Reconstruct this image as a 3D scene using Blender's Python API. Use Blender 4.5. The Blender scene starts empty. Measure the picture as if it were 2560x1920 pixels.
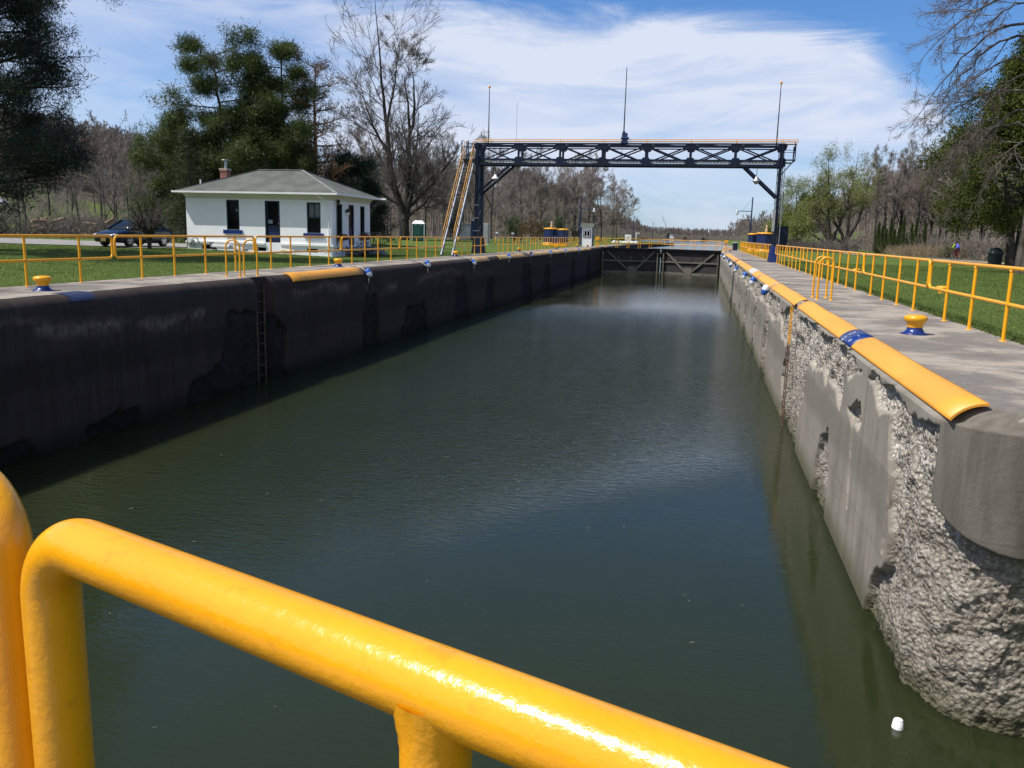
# Canal lock seen from the lower gate walkway: concrete chamber, pipe railings, gantry, lockhouse, spring trees.
import bpy, bmesh, math, random
import numpy as np
from mathutils import Vector, Matrix

random.seed(7)
PI = math.pi
scene = bpy.context.scene
COL = scene.collection

# ------------------------------------------------------------------ mesh helpers
class MB:
    """Collects shapes (world or local coordinates) and links them as ONE mesh object."""
    def __init__(self):
        self.v, self.f, self.mi, self.sm = [], [], [], []
    def add(self, verts, faces, m=0, smooth=False):
        o = len(self.v)
        self.v.extend([tuple(p) for p in verts])
        for f in faces:
            self.f.append([i + o for i in f]); self.mi.append(m); self.sm.append(smooth)
        return self
    def box(self, c, s, rz=0.0, m=0, rx=0.0, ry=0.0):
        hx, hy, hz = s[0]/2, s[1]/2, s[2]/2
        M = Matrix.Rotation(rz, 3, 'Z') @ Matrix.Rotation(ry, 3, 'Y') @ Matrix.Rotation(rx, 3, 'X')
        vs = [M @ Vector((x, y, z)) + Vector(c) for x in (-hx, hx) for y in (-hy, hy) for z in (-hz, hz)]
        return self.add(vs, [(0,1,3,2),(4,6,7,5),(0,4,5,1),(2,3,7,6),(0,2,6,4),(1,5,7,3)], m)
    def bar(self, p0, p1, w, h, m=0):
        """rectangular bar from p0 to p1; w across (horizontal), h the other way"""
        p0, p1 = Vector(p0), Vector(p1); d = (p1-p0).normalized()
        up = Vector((0,0,1)) if abs(d.z) < .95 else Vector((0,1,0))
        a = d.cross(up).normalized(); b = a.cross(d).normalized()
        vs = []
        for p in (p0, p1):
            for s, t in ((-1,-1),(1,-1),(1,1),(-1,1)):
                vs.append(p + a*(s*w/2) + b*(t*h/2))
        return self.add(vs, [(3,2,1,0),(4,5,6,7),(0,1,5,4),(1,2,6,5),(2,3,7,6),(3,0,4,7)], m)
    def tube(self, pts, r, n=8, m=0, closed=False, caps=True):
        pts = [Vector(p) for p in pts]; N = len(pts)
        rr = r if isinstance(r, (list, tuple)) else [r]*N
        tang = []
        for i in range(N):
            if closed: t = pts[(i+1) % N] - pts[i-1]
            else: t = pts[min(i+1, N-1)] - pts[max(i-1, 0)]
            tang.append(t.normalized())
        a = Vector((0,0,1)) if abs(tang[0].z) < .9 else Vector((1,0,0))
        a = (a - tang[0]*a.dot(tang[0])).normalized()
        vs = []
        for i in range(N):
            a = (a - tang[i]*a.dot(tang[i])).normalized(); b = tang[i].cross(a)
            for k in range(n):
                an = 2*PI*k/n
                vs.append(pts[i] + (a*math.cos(an) + b*math.sin(an))*rr[i])
        fs = []
        for i in range(N if closed else N-1):
            j = (i+1) % N
            for k in range(n):
                l = (k+1) % n
                fs.append((i*n+k, i*n+l, j*n+l, j*n+k))
        self.add(vs, fs, m, True)
        if caps and not closed:
            self.add(vs[:n], [tuple(range(n))[::-1]], m); self.add(vs[-n:], [tuple(range(n))], m)
        return self
    def lathe(self, prof, c=(0,0,0), n=24, m=0, smooth=True):
        """prof: (r,z) list about a vertical axis at c; closes where r = 0"""
        vs, fs = [], []
        for r, z in prof:
            for k in range(n):
                a = 2*PI*k/n
                vs.append((c[0]+r*math.cos(a), c[1]+r*math.sin(a), c[2]+z))
        for i in range(len(prof)-1):
            for k in range(n):
                l = (k+1) % n
                fs.append((i*n+k, i*n+l, (i+1)*n+l, (i+1)*n+k))
        return self.add(vs, fs, m, smooth)
    def ellip(self, c, s, n=12, m=0, rot=None):
        vs, fs = [], []; h = n//2
        for i in range(h+1):
            t = PI*i/h
            for k in range(n):
                a = 2*PI*k/n
                p = Vector((s[0]*math.sin(t)*math.cos(a), s[1]*math.sin(t)*math.sin(a), s[2]*math.cos(t)))
                if rot is not None: p = rot @ p
                vs.append(p + Vector(c))
        for i in range(h):
            for k in range(n):
                l = (k+1) % n
                fs.append((i*n+k, (i+1)*n+k, (i+1)*n+l, i*n+l))
        return self.add(vs, fs, m, True)
    def prism(self, poly, axis, a0, a1, m=0):
        """poly: 2-D outline; extruded along axis ('x','y','z') between a0 and a1"""
        def P(u, v, w):
            return {'x': (w,u,v), 'y': (u,w,v), 'z': (u,v,w)}[axis]
        n = len(poly)
        vs = [P(u, v, a0) for u, v in poly] + [P(u, v, a1) for u, v in poly]
        fs = [tuple(range(n))[::-1], tuple(range(n, 2*n))]
        for i in range(n):
            j = (i+1) % n
            fs.append((i, j, j+n, i+n))
        return self.add(vs, fs, m)
    def build(self, name, mats, parent=None, bevel=0, seg=2):
        me = bpy.data.meshes.new(name)
        off = Vector(parent.location) if parent is not None else Vector((0,0,0))
        p = parent
        while p is not None and p.parent is not None:
            p = p.parent; off = off + Vector(p.location)
        me.from_pydata([(v[0]-off.x, v[1]-off.y, v[2]-off.z) for v in self.v], [], self.f)
        if not isinstance(mats, (list, tuple)): mats = [mats]
        for m in mats: me.materials.append(m)
        me.polygons.foreach_set('material_index', self.mi)
        me.polygons.foreach_set('use_smooth', self.sm)
        bm = bmesh.new(); bm.from_mesh(me); bmesh.ops.recalc_face_normals(bm, faces=bm.faces)
        if bevel:
            bmesh.ops.remove_doubles(bm, verts=bm.verts, dist=1e-5)
            ed = [e for e in bm.edges if len(e.link_faces) == 2 and e.calc_face_angle(0) > .6]
            bmesh.ops.bevel(bm, geom=ed, offset=bevel, segments=seg, affect='EDGES', clamp_overlap=True)
        bm.to_mesh(me); bm.free(); me.update()
        o = bpy.data.objects.new(name, me); COL.objects.link(o)
        if parent is not None: o.parent = parent
        return o

def np_mesh(name, verts, faces, mat, parent=None, smooth=True, attrs=None):
    """verts Nx3 array, faces a list of (M,k) int arrays"""
    me = bpy.data.meshes.new(name)
    verts = np.asarray(verts, dtype=np.float32)
    if parent is not None:
        verts = verts - np.array(parent.location, dtype=np.float32)
    me.vertices.add(len(verts)); me.vertices.foreach_set('co', verts.ravel())
    faces = [np.asarray(f, dtype=np.int32) for f in faces if len(f)]
    loops = np.concatenate([f.ravel() for f in faces])
    tot = np.concatenate([np.full(len(f), f.shape[1], dtype=np.int32) for f in faces])
    start = np.concatenate([[0], np.cumsum(tot)[:-1]]).astype(np.int32)
    me.loops.add(len(loops)); me.loops.foreach_set('vertex_index', loops)
    me.polygons.add(len(tot)); me.polygons.foreach_set('loop_start', start)
    try: me.polygons.foreach_set('loop_total', tot)
    except Exception: pass
    me.update(calc_edges=True)
    me.polygons.foreach_set('use_smooth', np.full(len(tot), smooth))
    for k, a in (attrs or {}).items():
        at = me.attributes.new(k, 'FLOAT', 'POINT'); at.data.foreach_set('value', np.asarray(a, dtype=np.float32).ravel())
    me.materials.append(mat); me.validate()
    o = bpy.data.objects.new(name, me); COL.objects.link(o)
    if parent is not None: o.parent = parent
    return o

def tag(o, label, cat, group=None, kind=None):
    o['label'] = label; o['category'] = cat
    if group: o['group'] = group
    if kind: o['kind'] = kind
    return o
def thing(name, label, cat, loc=(0,0,0), group=None, rz=0):
    o = bpy.data.objects.new(name, None); COL.objects.link(o)
    o.location = loc; o.rotation_euler = (0, 0, rz); o.empty_display_size = .2
    return tag(o, label, cat, group)
def struct(o):
    o['kind'] = 'structure'; return o
def stuff(o, label, cat):
    o['kind'] = 'stuff'; return tag(o, label, cat)
def copy_tree(o, parent=None):
    c = o.copy(); COL.objects.link(c); c.parent = parent
    for ch in list(o.children): copy_tree(ch, c)
    return c
ORD = ['first','second','third','fourth','fifth','sixth','seventh','eighth','ninth','tenth','eleventh','twelfth','thirteenth',
       'fourteenth','fifteenth','sixteenth','seventeenth','eighteenth','nineteenth','twentieth']

# ------------------------------------------------------------------ materials
class NT:
    def __init__(self, nt): self.nt = nt
    def n(self, t, **kw):
        x = self.nt.nodes.new(t)
        for k, v in kw.items():
            if k.startswith('i_'): x.inputs[int(k[2:]) if k[2:].isdigit() else k[2:].replace('_', ' ')].default_value = v
            else: setattr(x, k, v)
        return x
    def l(self, a, b): self.nt.links.new(a, b)
    def math(self, op, a, b=None, c=None, clamp=False):
        x = self.n('ShaderNodeMath', operation=op, use_clamp=clamp)
        for i, v in enumerate((a, b, c)):
            if v is None: continue
            if isinstance(v, (int, float)): x.inputs[i].default_value = v
            else: self.l(v, x.inputs[i])
        return x.outputs[0]
    def mix(self, fac, a, b, blend='MIX'):
        x = self.n('ShaderNodeMix', data_type='RGBA', blend_type=blend)
        for s, v in ((x.inputs['Factor'], fac), (x.inputs[6], a), (x.inputs[7], b)):
            if isinstance(v, (int, float)): s.default_value = v
            elif isinstance(v, (tuple, list)): s.default_value = (v[0], v[1], v[2], 1)
            else: self.l(v, s)
        return x.outputs[2]
    def noise(self, vec, scale, detail=5, rough=.55, dist=0, dim='3D'):
        x = self.n('ShaderNodeTexNoise', noise_dimensions=dim)
        x.inputs['Scale'].default_value = scale; x.inputs['Detail'].default_value = detail
        x.inputs['Roughness'].default_value = rough; x.inputs['Distortion'].default_value = dist
        if vec is not None: self.l(vec, x.inputs['Vector'])
        return x.outputs['Fac']
    def ss(self, v, a, b):
        x = self.n('ShaderNodeMapRange', interpolation_type='SMOOTHSTEP')
        self.l(v, x.inputs[0]); x.inputs[1].default_value = a; x.inputs[2].default_value = b
        return x.outputs[0]
    def scale(self, vec, s):
        x = self.n('ShaderNodeVectorMath', operation='MULTIPLY'); self.l(vec, x.inputs[0]); x.inputs[1].default_value = s
        return x.outputs[0]
def newmat(name):
    m = bpy.data.materials.new(name); m.use_nodes = True
    t = NT(m.node_tree); b = m.node_tree.nodes['Principled BSDF']
    return m, t, b
def pmat(name, col, rough=.6, var=.2, scale=2.5, bump=0, bscale=40, metal=0, spec=.5, col2=None, stretch=(1,1,1), coat=0, trans=0, dirt=0):
    m, t, b = newmat(name)
    pos = t.n('ShaderNodeNewGeometry').outputs['Position']
    v = t.scale(pos, stretch)
    nz = t.noise(v, scale, 6, .6)
    c1 = tuple(max(0, x*(1-var)) for x in col); c2 = col2 or tuple(min(1, x*(1+var)) for x in col)
    c = t.mix(t.ss(nz, .3, .7), c1, c2)
    if dirt:
        d = t.ss(t.noise(v, scale*3.7, 8, .7), .56, .72)
        c = t.mix(t.math('MULTIPLY', d, dirt), c, tuple(x*.35+.02 for x in col))
    t.l(c, b.inputs['Base Color'])
    b.inputs['Roughness'].default_value = rough; b.inputs['Metallic'].default_value = metal
    b.inputs['Specular IOR Level'].default_value = spec
    if coat: b.inputs['Coat Weight'].default_value = coat; b.inputs['Coat Roughness'].default_value = .08
    if bump:
        bn = t.n('ShaderNodeBump'); bn.inputs['Strength'].default_value = bump; bn.inputs['Distance'].default_value = .02
        t.l(t.noise(v, bscale, 5, .6), bn.inputs['Height']); t.l(bn.outputs[0], b.inputs['Normal'])
    return m

YELLOW = pmat('yellow_paint', (.82,.365,.006), .3, .07, 1.6, .14, 60, dirt=.12)
YELLOW_NEAR = None
ROLLM = pmat('orange_coping_paint', (.78,.335,.032), .48, .12, .9, .15, 25, dirt=.5, stretch=(1,.3,1))
BLUE = pmat('blue_paint', (.009,.027,.15), .3, .15, 3, .1, 50)
NAVY = pmat('navy_paint', (.008,.022,.085), .4, .2, 2, .1, 30, dirt=.3)
GANTRY = pmat('gantry_blue_paint', (.0035,.0095,.028), .5, .35, 1.1, .12, 25, spec=.3, dirt=.5)
WHITE = pmat('white_paint', (.82,.82,.81), .5, .05, 2, .1, 40)
STUCCO = pmat('white_stucco', (.84,.845,.85), .8, .03, 1.2, .5, 26, dirt=.04)
GREYP = pmat('grey_paint', (.32,.33,.33), .5, .12, 2)
DARK = pmat('dark_metal', (.015,.015,.017), .5, .2, 3)
GLASS = pmat('dark_glass', (.004,.004,.005), .12, .2, 1, spec=.12)
DOORM = pmat('dark_navy_door_paint', (.005,.011,.036), .4, .2, 2)
GALV = pmat('galvanised_steel', (.42,.43,.45), .4, .15, 4, metal=.6)
ROPE = pmat('worn_rope', (.38,.36,.31), .9, .3, 20, .4, 200)
SHINGLE = pmat('asphalt_shingles', (.098,.104,.088), .95, .28, .9, .5, 22, dirt=.2)
_t = NT(SHINGLE.node_tree); _b = SHINGLE.node_tree.nodes['Principled BSDF']; _c = _b.inputs['Base Color'].links[0].from_socket
_p = _t.n('ShaderNodeNewGeometry').outputs['Position']; _s = _t.n('ShaderNodeSeparateXYZ'); _t.l(_p, _s.inputs[0])
_f = _t.math('FRACT', _t.math('MULTIPLY', _s.outputs[2], 17.0)); _n = _t.noise(_t.scale(_p, (3, 3, 17)), 2.2, 2, .6)
_c = _t.mix(_t.math('MULTIPLY', _t.ss(_f, .70, .95), .45), _c, (.045,.048,.042)); _t.l(_t.mix(_t.math('MULTIPLY', _t.ss(_n, .55, .7), .3), _c, (.16,.165,.145)), _b.inputs['Base Color'])
BRICK = pmat('chimney_brick', (.27,.12,.085), .85, .35, 9, .3, 60)
WOODD = pmat('dark_timber', (.06,.045,.035), .8, .3, 4, .4, 40, stretch=(1,1,.2))
BARK = pmat('grey_bark', (.072,.058,.047), .9, .6, 7, 1.0, 11, stretch=(1,1,.16), dirt=.6)
BARKD = pmat('dark_bark', (.036,.028,.023), .9, .4, 2.2, .7, 14, stretch=(1,1,.25))
BARKO = pmat('orange_pine_bark', (.18,.085,.038), .9, .4, 1.6, .6, 12, stretch=(1,1,.3))
TWIG = pmat('bare_twigs', (.225,.188,.162), .9, .3, .35)
TWIGD = pmat('dark_bare_twigs', (.105,.088,.077), .9, .3, .5)
TWIGP = pmat('pale_bare_twigs', (.30,.25,.215), .9, .25, .3)
TWIGB = pmat('budding_twigs', (.225,.188,.155), .9, .25, .06, col2=(.24,.18,.152))
# ------------------------------------------------------------------ camera
F_PX, VPX, VPY, ROLL, EYE = 2070.0, 1757.0, 595.3, .026, 1.4
d = np.array([VPX-1280, VPY-960, F_PX]); d = d/np.linalg.norm(d)
up = np.cross(d, np.array([1, ROLL, 0.])); up /= np.linalg.norm(up)
if up[1] > 0: up = -up
xr = np.cross(d, up)
if xr[0] < 0: xr = -xr
R = np.array([xr, d, up])
cam = bpy.data.cameras.new('camera'); cob = bpy.data.objects.new('camera', cam); COL.objects.link(cob)
right, down, fwd = R[:,0], R[:,1], R[:,2]
Mx = Matrix(((right[0], -down[0], -fwd[0], 0), (right[1], -down[1], -fwd[1], 0), (right[2], -down[2], -fwd[2], EYE), (0,0,0,1)))
cob.matrix_world = Mx
cam.sensor_width = 36; cam.lens = 36*F_PX/2560; cam.clip_start = .02; cam.clip_end = 5000
scene.camera = cob

# ------------------------------------------------------------------ sun, sky and clouds
SUN_EL, SUN_AZ = math.radians(57), math.radians(242)         # azimuth clockwise from +Y: behind and left
sd = Vector((math.sin(SUN_AZ)*math.cos(SUN_EL), math.cos(SUN_AZ)*math.cos(SUN_EL), math.sin(SUN_EL)))
sl = bpy.data.lights.new('sun', 'SUN'); sl.energy = 5.0; sl.angle = math.radians(.53); sl.color = (1, .955, .88)
so = bpy.data.objects.new('sun', sl); COL.objects.link(so); so.rotation_euler = sd.to_track_quat('Z', 'Y').to_euler()
w = bpy.data.worlds.new('World'); scene.world = w; w.use_nodes = True
t = NT(w.node_tree); bg = w.node_tree.nodes['Background']
sky = t.n('ShaderNodeTexSky', sky_type='NISHITA', sun_disc=False, sun_elevation=SUN_EL, sun_rotation=SUN_AZ,
          altitude=100, air_density=1.0, dust_density=.6, ozone_density=1.6)
dirv = t.n('ShaderNodeTexCoord').outputs['Generated']
sep = t.n('ShaderNodeSeparateXYZ'); t.l(dirv, sep.inputs[0])
zc = t.math('MAXIMUM', sep.outputs[2], .03)
u = t.math('DIVIDE', sep.outputs[0], zc); v = t.math('DIVIDE', sep.outputs[1], zc)
# cloud sheet edge on the cloud plane (u, v): clear sky overhead to the upper right of the view
streak = t.noise(t.scale(dirv, (2.2, 2.2, 11)), 1.9, 9, .62, .9)
fine = t.noise(t.scale(dirv, (3.2, 3.2, 16)), 4.2, 8, .66, .5)
broad = t.noise(t.scale(dirv, (1.6, 1.6, 5)), 1.6, 4, .5, .3)
edge = t.math('SUBTRACT', t.math('SUBTRACT', t.math('SUBTRACT', v, 4.15), t.math('MULTIPLY', u, .42)),
              t.math('MULTIPLY', t.math('MAXIMUM', t.math('SUBTRACT', u, .72), 0), 2.3))
edge = t.math('ADD', edge, t.math('MULTIPLY', t.math('SUBTRACT', streak, .5), 1.5))
sheet = t.math('MAXIMUM', t.ss(edge, -.20, .60), t.math('MULTIPLY', t.ss(sep.outputs[1], .10, -.25), .92))   # unseen veil added behind the camera to lift fill on camera-facing walls
lft = t.ss(t.math('DIVIDE', u, v), -.30, -.62)                  # thinner veil towards the left
dens = t.math('ADD', t.math('MULTIPLY', t.ss(streak, .38, .64), .36), t.math('MULTIPLY', t.ss(broad, .36, .60), .44))
dens = t.math('ADD', dens, t.math('MULTIPLY', t.math('SUBTRACT', fine, .5), .30))
dens = t.math('ADD', dens, .42)
dens = t.math('MULTIPLY', dens, t.math('SUBTRACT', 1, t.math('MULTIPLY', lft, .42)))
low = t.ss(sep.outputs[2], .015, .10)
dens = t.math('MULTIPLY', dens, t.math('ADD', t.math('MULTIPLY', low, .35), .65))
alpha = t.math('MULTIPLY', sheet, dens, clamp=True)
skyc = t.mix(1.0, sky.outputs[0], (.47, .75, 1.10), 'MULTIPLY')
colr = t.mix(t.math('MULTIPLY', alpha, .97), skyc, (5.7, 6.15, 7.3))
t.l(colr, bg.inputs[0]); bg.inputs[1].default_value = .115
scene.view_settings.view_transform = 'Standard'; scene.view_settings.look = 'None'
scene.view_settings.exposure = .15; scene.view_settings.gamma = 1
scene.cycles.max_bounces = 6; scene.cycles.transparent_max_bounces = 8
scene.cycles.use_denoising = True

# ------------------------------------------------------------------ numeric noise
def _hash(i, j, s):
    n = (i*374761393 + j*668265263 + s*974634777) & 0xffffffff
    n = ((n ^ (n >> 13))*1274126177) & 0xffffffff
    return ((n ^ (n >> 16)) & 0xffff)/65535.0
def vn(x, y, s=0):
    x = np.asarray(x, float); y = np.asarray(y, float)
    i = np.floor(x).astype(np.int64); j = np.floor(y).astype(np.int64); a = x-i; b = y-j
    a = a*a*(3-2*a); b = b*b*(3-2*b)
    return (_hash(i,j,s)*(1-a)+_hash(i+1,j,s)*a)*(1-b) + (_hash(i,j+1,s)*(1-a)+_hash(i+1,j+1,s)*a)*b
def fbm(x, y, s=0, o=4, g=.5):
    r, a, f, tt = 0, 1, 1, 0
    for k in range(o):
        r = r + a*vn(x*f, y*f, s+k*17); tt += a; a *= g; f *= 2.03
    return r/tt
def sst(x): x = np.clip(x, 0, 1); return x*x*(3-2*x)
def pdist(px, py, poly):
    """signed distance to a polygon (positive inside)"""
    poly = np.array(poly, float); n = len(poly)
    best = np.full(px.shape, 1e9); ins = np.zeros(px.shape, bool)
    for k in range(n):
        a, b = poly[k], poly[(k+1) % n]; e = b-a
        tt = np.clip(((px-a[0])*e[0]+(py-a[1])*e[1])/(e@e+1e-12), 0, 1)
        best = np.minimum(best, np.hypot(px-a[0]-tt*e[0], py-a[1]-tt*e[1]))
        c = ((a[1] > py) != (b[1] > py)) & (px < (b[0]-a[0])*(py-a[1])/(b[1]-a[1]+1e-12)+a[0])
        ins ^= c
    return np.where(ins, best, -best)
def grid_faces(nr, nc):
    i = np.arange(nr-1)[:,None]*nc + np.arange(nc-1)[None,:]
    return np.stack([i, i+1, i+nc+1, i+nc], -1).reshape(-1, 4)

# ------------------------------------------------------------------ terrain
def terrain(x, y):
    x = np.asarray(x, float); y = np.asarray(y, float); dd = -x
    z = np.full(np.broadcast(x, y).shape, -.012)
    z = z + .2*sst((dd-16)/12.)
    z = z + 20*sst((dd-58)/150.)*(.25+.75*sst((420-y)/250.)) + 9*sst((dd-230)/200)
    z = z + 9*sst((x-62)/120.) + 19*sst((y-190)/120.)*sst((x-36)/60.)*(1-.6*sst((y-420)/300.))
    z = z + 23*sst((y-240)/120.)*sst((dd-38)/70.)*(1-.5*sst((y-450)/300.))
    z = z + 6*sst((y-760)/300.)
    z = z + np.where(np.abs(x) > 20, .10*(fbm(x*.08, y*.08, 3)-.5)*sst((np.abs(x)-20)/15), 0)
    return z
def gz(x, y): return float(terrain(np.array(x), np.array(y)))
def xl(y): return np.interp(y, [-60, 138, 228, 232, 300, 700, 760, 1500], [-14.34, -14.0, -9.0, -12, -34, -48, -48, -48])
def xrr(y): return np.interp(y, [-60, 108, 140, 250, 700, 1500], [4.66, 4.66, 5.6, 8.5, 17, 17])
ys = np.concatenate([np.arange(-30, 130, 1.5), np.arange(130, 330, 5), np.arange(330, 1400, 25)])
lat = np.concatenate([[0, 0], np.cumsum(np.concatenate([np.full(30, .5), np.full(40, 1.5), np.full(30, 4), np.full(24, 14)]))])
PATH = [(52,325),(33,228),(27,183),(20.5,128),(17.3,104),(18.6,92),(22.7,84.8),(23.2,72),(23,58),(24.5,40),(27,5),(27,-30)]
def pathdist(x, y):
    b = np.full(np.broadcast(x, y).shape, 1e9)
    for (a0,a1),(b0,b1) in zip(PATH[:-1], PATH[1:]):
        ex, ey = b0-a0, b1-a1
        tt = np.clip(((x-a0)*ex+(y-a1)*ey)/(ex*ex+ey*ey), 0, 1)
        b = np.minimum(b, np.hypot(x-a0-tt*ex, y-a1-tt*ey))
    return b
def woodmask(x, y):
    """1 = leaf litter under the woods, 0 = mown lawn"""
    dd = -x; n = 6*(fbm(x*.09, y*.09, 5)-.5)
    left = np.where(y < 128, np.maximum(sst((dd+n-46)/4)*(1-sst((dd+n-62)/4)), sst((dd+n-122)/10)), sst((dd+n-44)/5))
    px = np.interp(y, [p[1] for p in PATH[::-1]], [p[0] for p in PATH[::-1]])
    rgt = sst((x+n*.5-px-3.5)/2.5)
    return np.where(x < 0, left, rgt)
m, t, b = newmat('lawn_and_litter')
pos = t.n('ShaderNodeNewGeometry').outputs['Position']
wd = t.n('ShaderNodeAttribute', attribute_name='wood').outputs['Fac']
n1 = t.noise(pos, .35, 6, .6); n2 = t.noise(pos, 3.3, 8, .7); n3 = t.noise(t.scale(pos, (1,1,1)), 28, 6, .7)
g = t.mix(t.ss(n1, .3, .7), (.085,.128,.025), (.118,.165,.036))
g = t.mix(t.math('MULTIPLY', t.ss(n2, .50, .72), .65), g, (.155,.145,.065))
g = t.mix(t.math('MULTIPLY', t.ss(n3, .35, .7), .45), g, (.036,.060,.012))
l = t.mix(t.ss(n2, .3, .7), (.060,.047,.037), (.105,.080,.061))
l = t.mix(t.math('MULTIPLY', t.ss(n1, .45, .62), .5), l, (.06,.085,.03))
t.l(t.mix(wd, g, l), b.inputs['Base Color']); b.inputs['Roughness'].default_value = .95; b.inputs['Specular IOR Level'].default_value = .1
bn = t.n('ShaderNodeBump'); bn.inputs['Strength'].default_value = .9; bn.inputs['Distance'].default_value = .05
t.l(n3, bn.inputs['Height']); t.l(bn.outputs[0], b.inputs['Normal'])
LAWN = m
for sgn, fx in ((-1, xl), (1, xrr)):
    yy = np.repeat(ys[:,None], len(lat), 1); xx = fx(yy) + sgn*lat[None,:]
    zz = terrain(xx, yy); zz[:,0] = -3.6
    zz[:,1:14] = zz[:,1:14]*np.linspace(.2, 1, 13)[None,:]
    f = grid_faces(len(ys), len(lat))
    if sgn < 0: f = f[:, ::-1]
    struct(np_mesh('ground', np.stack([xx, yy, zz], -1).reshape(-1, 3), [f], LAWN, attrs={'wood': woodmask(xx, yy)}))
yy, xx = np.meshgrid(np.linspace(742, 1500, 40), np.linspace(-60, 40, 30), indexing='ij')
zz = terrain(xx, yy) + .02; zz[0] = -3.6
struct(np_mesh('ground', np.stack([xx, yy, zz], -1).reshape(-1, 3), [grid_faces(40, 30)], LAWN, attrs={'wood': np.ones(xx.size)}))

def ribbon(name, pts, wd_, mat, dz=.03, n=8):
    P = []; 
    for (a, b_) in zip(pts[:-1], pts[1:]):
        for k in range(n): P.append((a[0]+(b_[0]-a[0])*k/n, a[1]+(b_[1]-a[1])*k/n))
    P.append(pts[-1]); P = np.array(P)
    for _ in range(6): P[1:-1] = .25*P[:-2]+.5*P[1:-1]+.25*P[2:]
    T = np.gradient(P, axis=0); T /= np.linalg.norm(T, axis=1)[:,None]; N = np.stack([-T[:,1], T[:,0]], 1)
    q = np.linspace(-1, 1, 7); xx = P[:,0:1]+N[:,0:1]*q*wd_/2; yy = P[:,1:2]+N[:,1:2]*q*wd_/2
    xx = xx + .25*(fbm(yy*.7, xx*.7, 9)-.5)*np.abs(q)
    zz = terrain(xx, yy)+dz
    return struct(np_mesh(name, np.stack([xx, yy, zz], -1).reshape(-1, 3), [grid_faces(len(P), 7)], mat))
GRAVEL = pmat('gravel', (.24,.225,.205), .95, .22, 1.2, .5, 60, dirt=.2)
CINDER = pmat('stone_dust', (.25,.19,.155), .95, .18, 1.1, .4, 60)
ribbon('towpath', PATH, 2.6, CINDER)
xx, yy = np.meshgrid(np.linspace(-95, -26.9, 60), np.linspace(0, 1, 12))
yy = np.interp(xx, [-95, -55, -26.9], [41, 37.4, 36.2]) + yy*np.interp(xx, [-95, -55, -26.9], [9, 10.5, 11.0]) + .5*(fbm(xx*.6, yy*9, 4)-.5)
struct(np_mesh('driveway', np.stack([xx, yy, terrain(xx, yy)+.035], -1).reshape(-1, 3), [grid_faces(12, 60)], GRAVEL))
xx, yy = np.meshgrid(np.linspace(-42, -23, 30), np.linspace(0, 1, 6))
yy = 128 + (xx+42)*.9 + yy*5
struct(np_mesh('driveway', np.stack([xx, yy, terrain(xx, yy)+.035], -1).reshape(-1, 3), [grid_faces(6, 30)], GRAVEL))

# ------------------------------------------------------------------ water
m, t, b = newmat('canal_water')
pos = t.n('ShaderNodeNewGeometry').outputs['Position']
sp = t.n('ShaderNodeSeparateXYZ'); t.l(pos, sp.inputs[0])
nw = t.noise(pos, .5, 3)
t.l(t.mix(nw, (.0165,.0225,.0082), (.0225,.0285,.0105)), b.inputs['Base Color'])
b.inputs['Roughness'].default_value = .008; b.inputs['IOR'].default_value = 1.33; b.inputs['Specular IOR Level'].default_value = .5
b.subsurface_method = 'BURLEY'; b.inputs['Subsurface Weight'].default_value = 1.0   # silty water: sunlight spreads under the surface
b.inputs['Subsurface Radius'].default_value = (1.0, 1.0, .7); b.inputs['Subsurface Scale'].default_value = .55
rip = t.noise(t.scale(pos, (1.6, 4.6, 1)), 2.9, 3, .55, .6)
rip2 = t.noise(t.scale(pos, (1.2, 3.0, 1)), 5.0, 2, .5, .4)
patch = t.ss(t.noise(t.scale(pos, (.45, .16, 1)), 1.0, 3, .5, .5), .36, .60)
# wind-ruffled from about 12 m out, glassy close under the gate and in the lee of the right wall
far = t.ss(t.math('ADD', sp.outputs[1], t.math('MULTIPLY', sp.outputs[0], -1.35)), 13, 27)
endc = t.math('SUBTRACT', 1, t.math('MULTIPLY', t.ss(sp.outputs[1], 34, 54), .95))
amp = t.math('MULTIPLY', t.math('ADD', t.math('MULTIPLY', patch, .16), .80), t.math('ADD', t.math('MULTIPLY', far, .95), .05))
amp = t.math('MULTIPLY', amp, endc)
h = t.math('ADD', rip, t.math('MULTIPLY', rip2, .35))
bn = t.n('ShaderNodeBump'); bn.inputs['Distance'].default_value = .085
t.l(amp, bn.inputs['Strength']); t.l(h, bn.inputs['Height']); t.l(bn.outputs[0], b.inputs['Normal'])
WATER = m
def sheet_(name, x0, x1, y0, y1, z, mat, nx=2, ny=2):
    xx, yy = np.meshgrid(np.linspace(x0, x1, nx), np.linspace(y0, y1, ny))
    return struct(np_mesh(name, np.stack([xx, yy, np.full(xx.shape, z)], -1).reshape(-1, 3), [grid_faces(ny, nx)], mat))
sheet_('water', -13, 9, -1.5, 104.6, -2.95, WATER)
m, t, b = newmat('upper_pool_water')
b.inputs['Base Color'].default_value = (.016,.022,.016,1); b.inputs['Roughness'].default_value = .06; b.inputs['IOR'].default_value = 1.33
pos = t.n('ShaderNodeNewGeometry').outputs['Position']
bn = t.n('ShaderNodeBump'); bn.inputs['Distance'].default_value = .05; bn.inputs['Strength'].default_value = .35
t.l(t.noise(t.scale(pos, (1, 1.6, 1)), 1.5, 3), bn.inputs['Height']); t.l(bn.outputs[0], b.inputs['Normal'])
sheet_('water', -75, 25, 103.4, 760, -.62, m)

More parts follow.
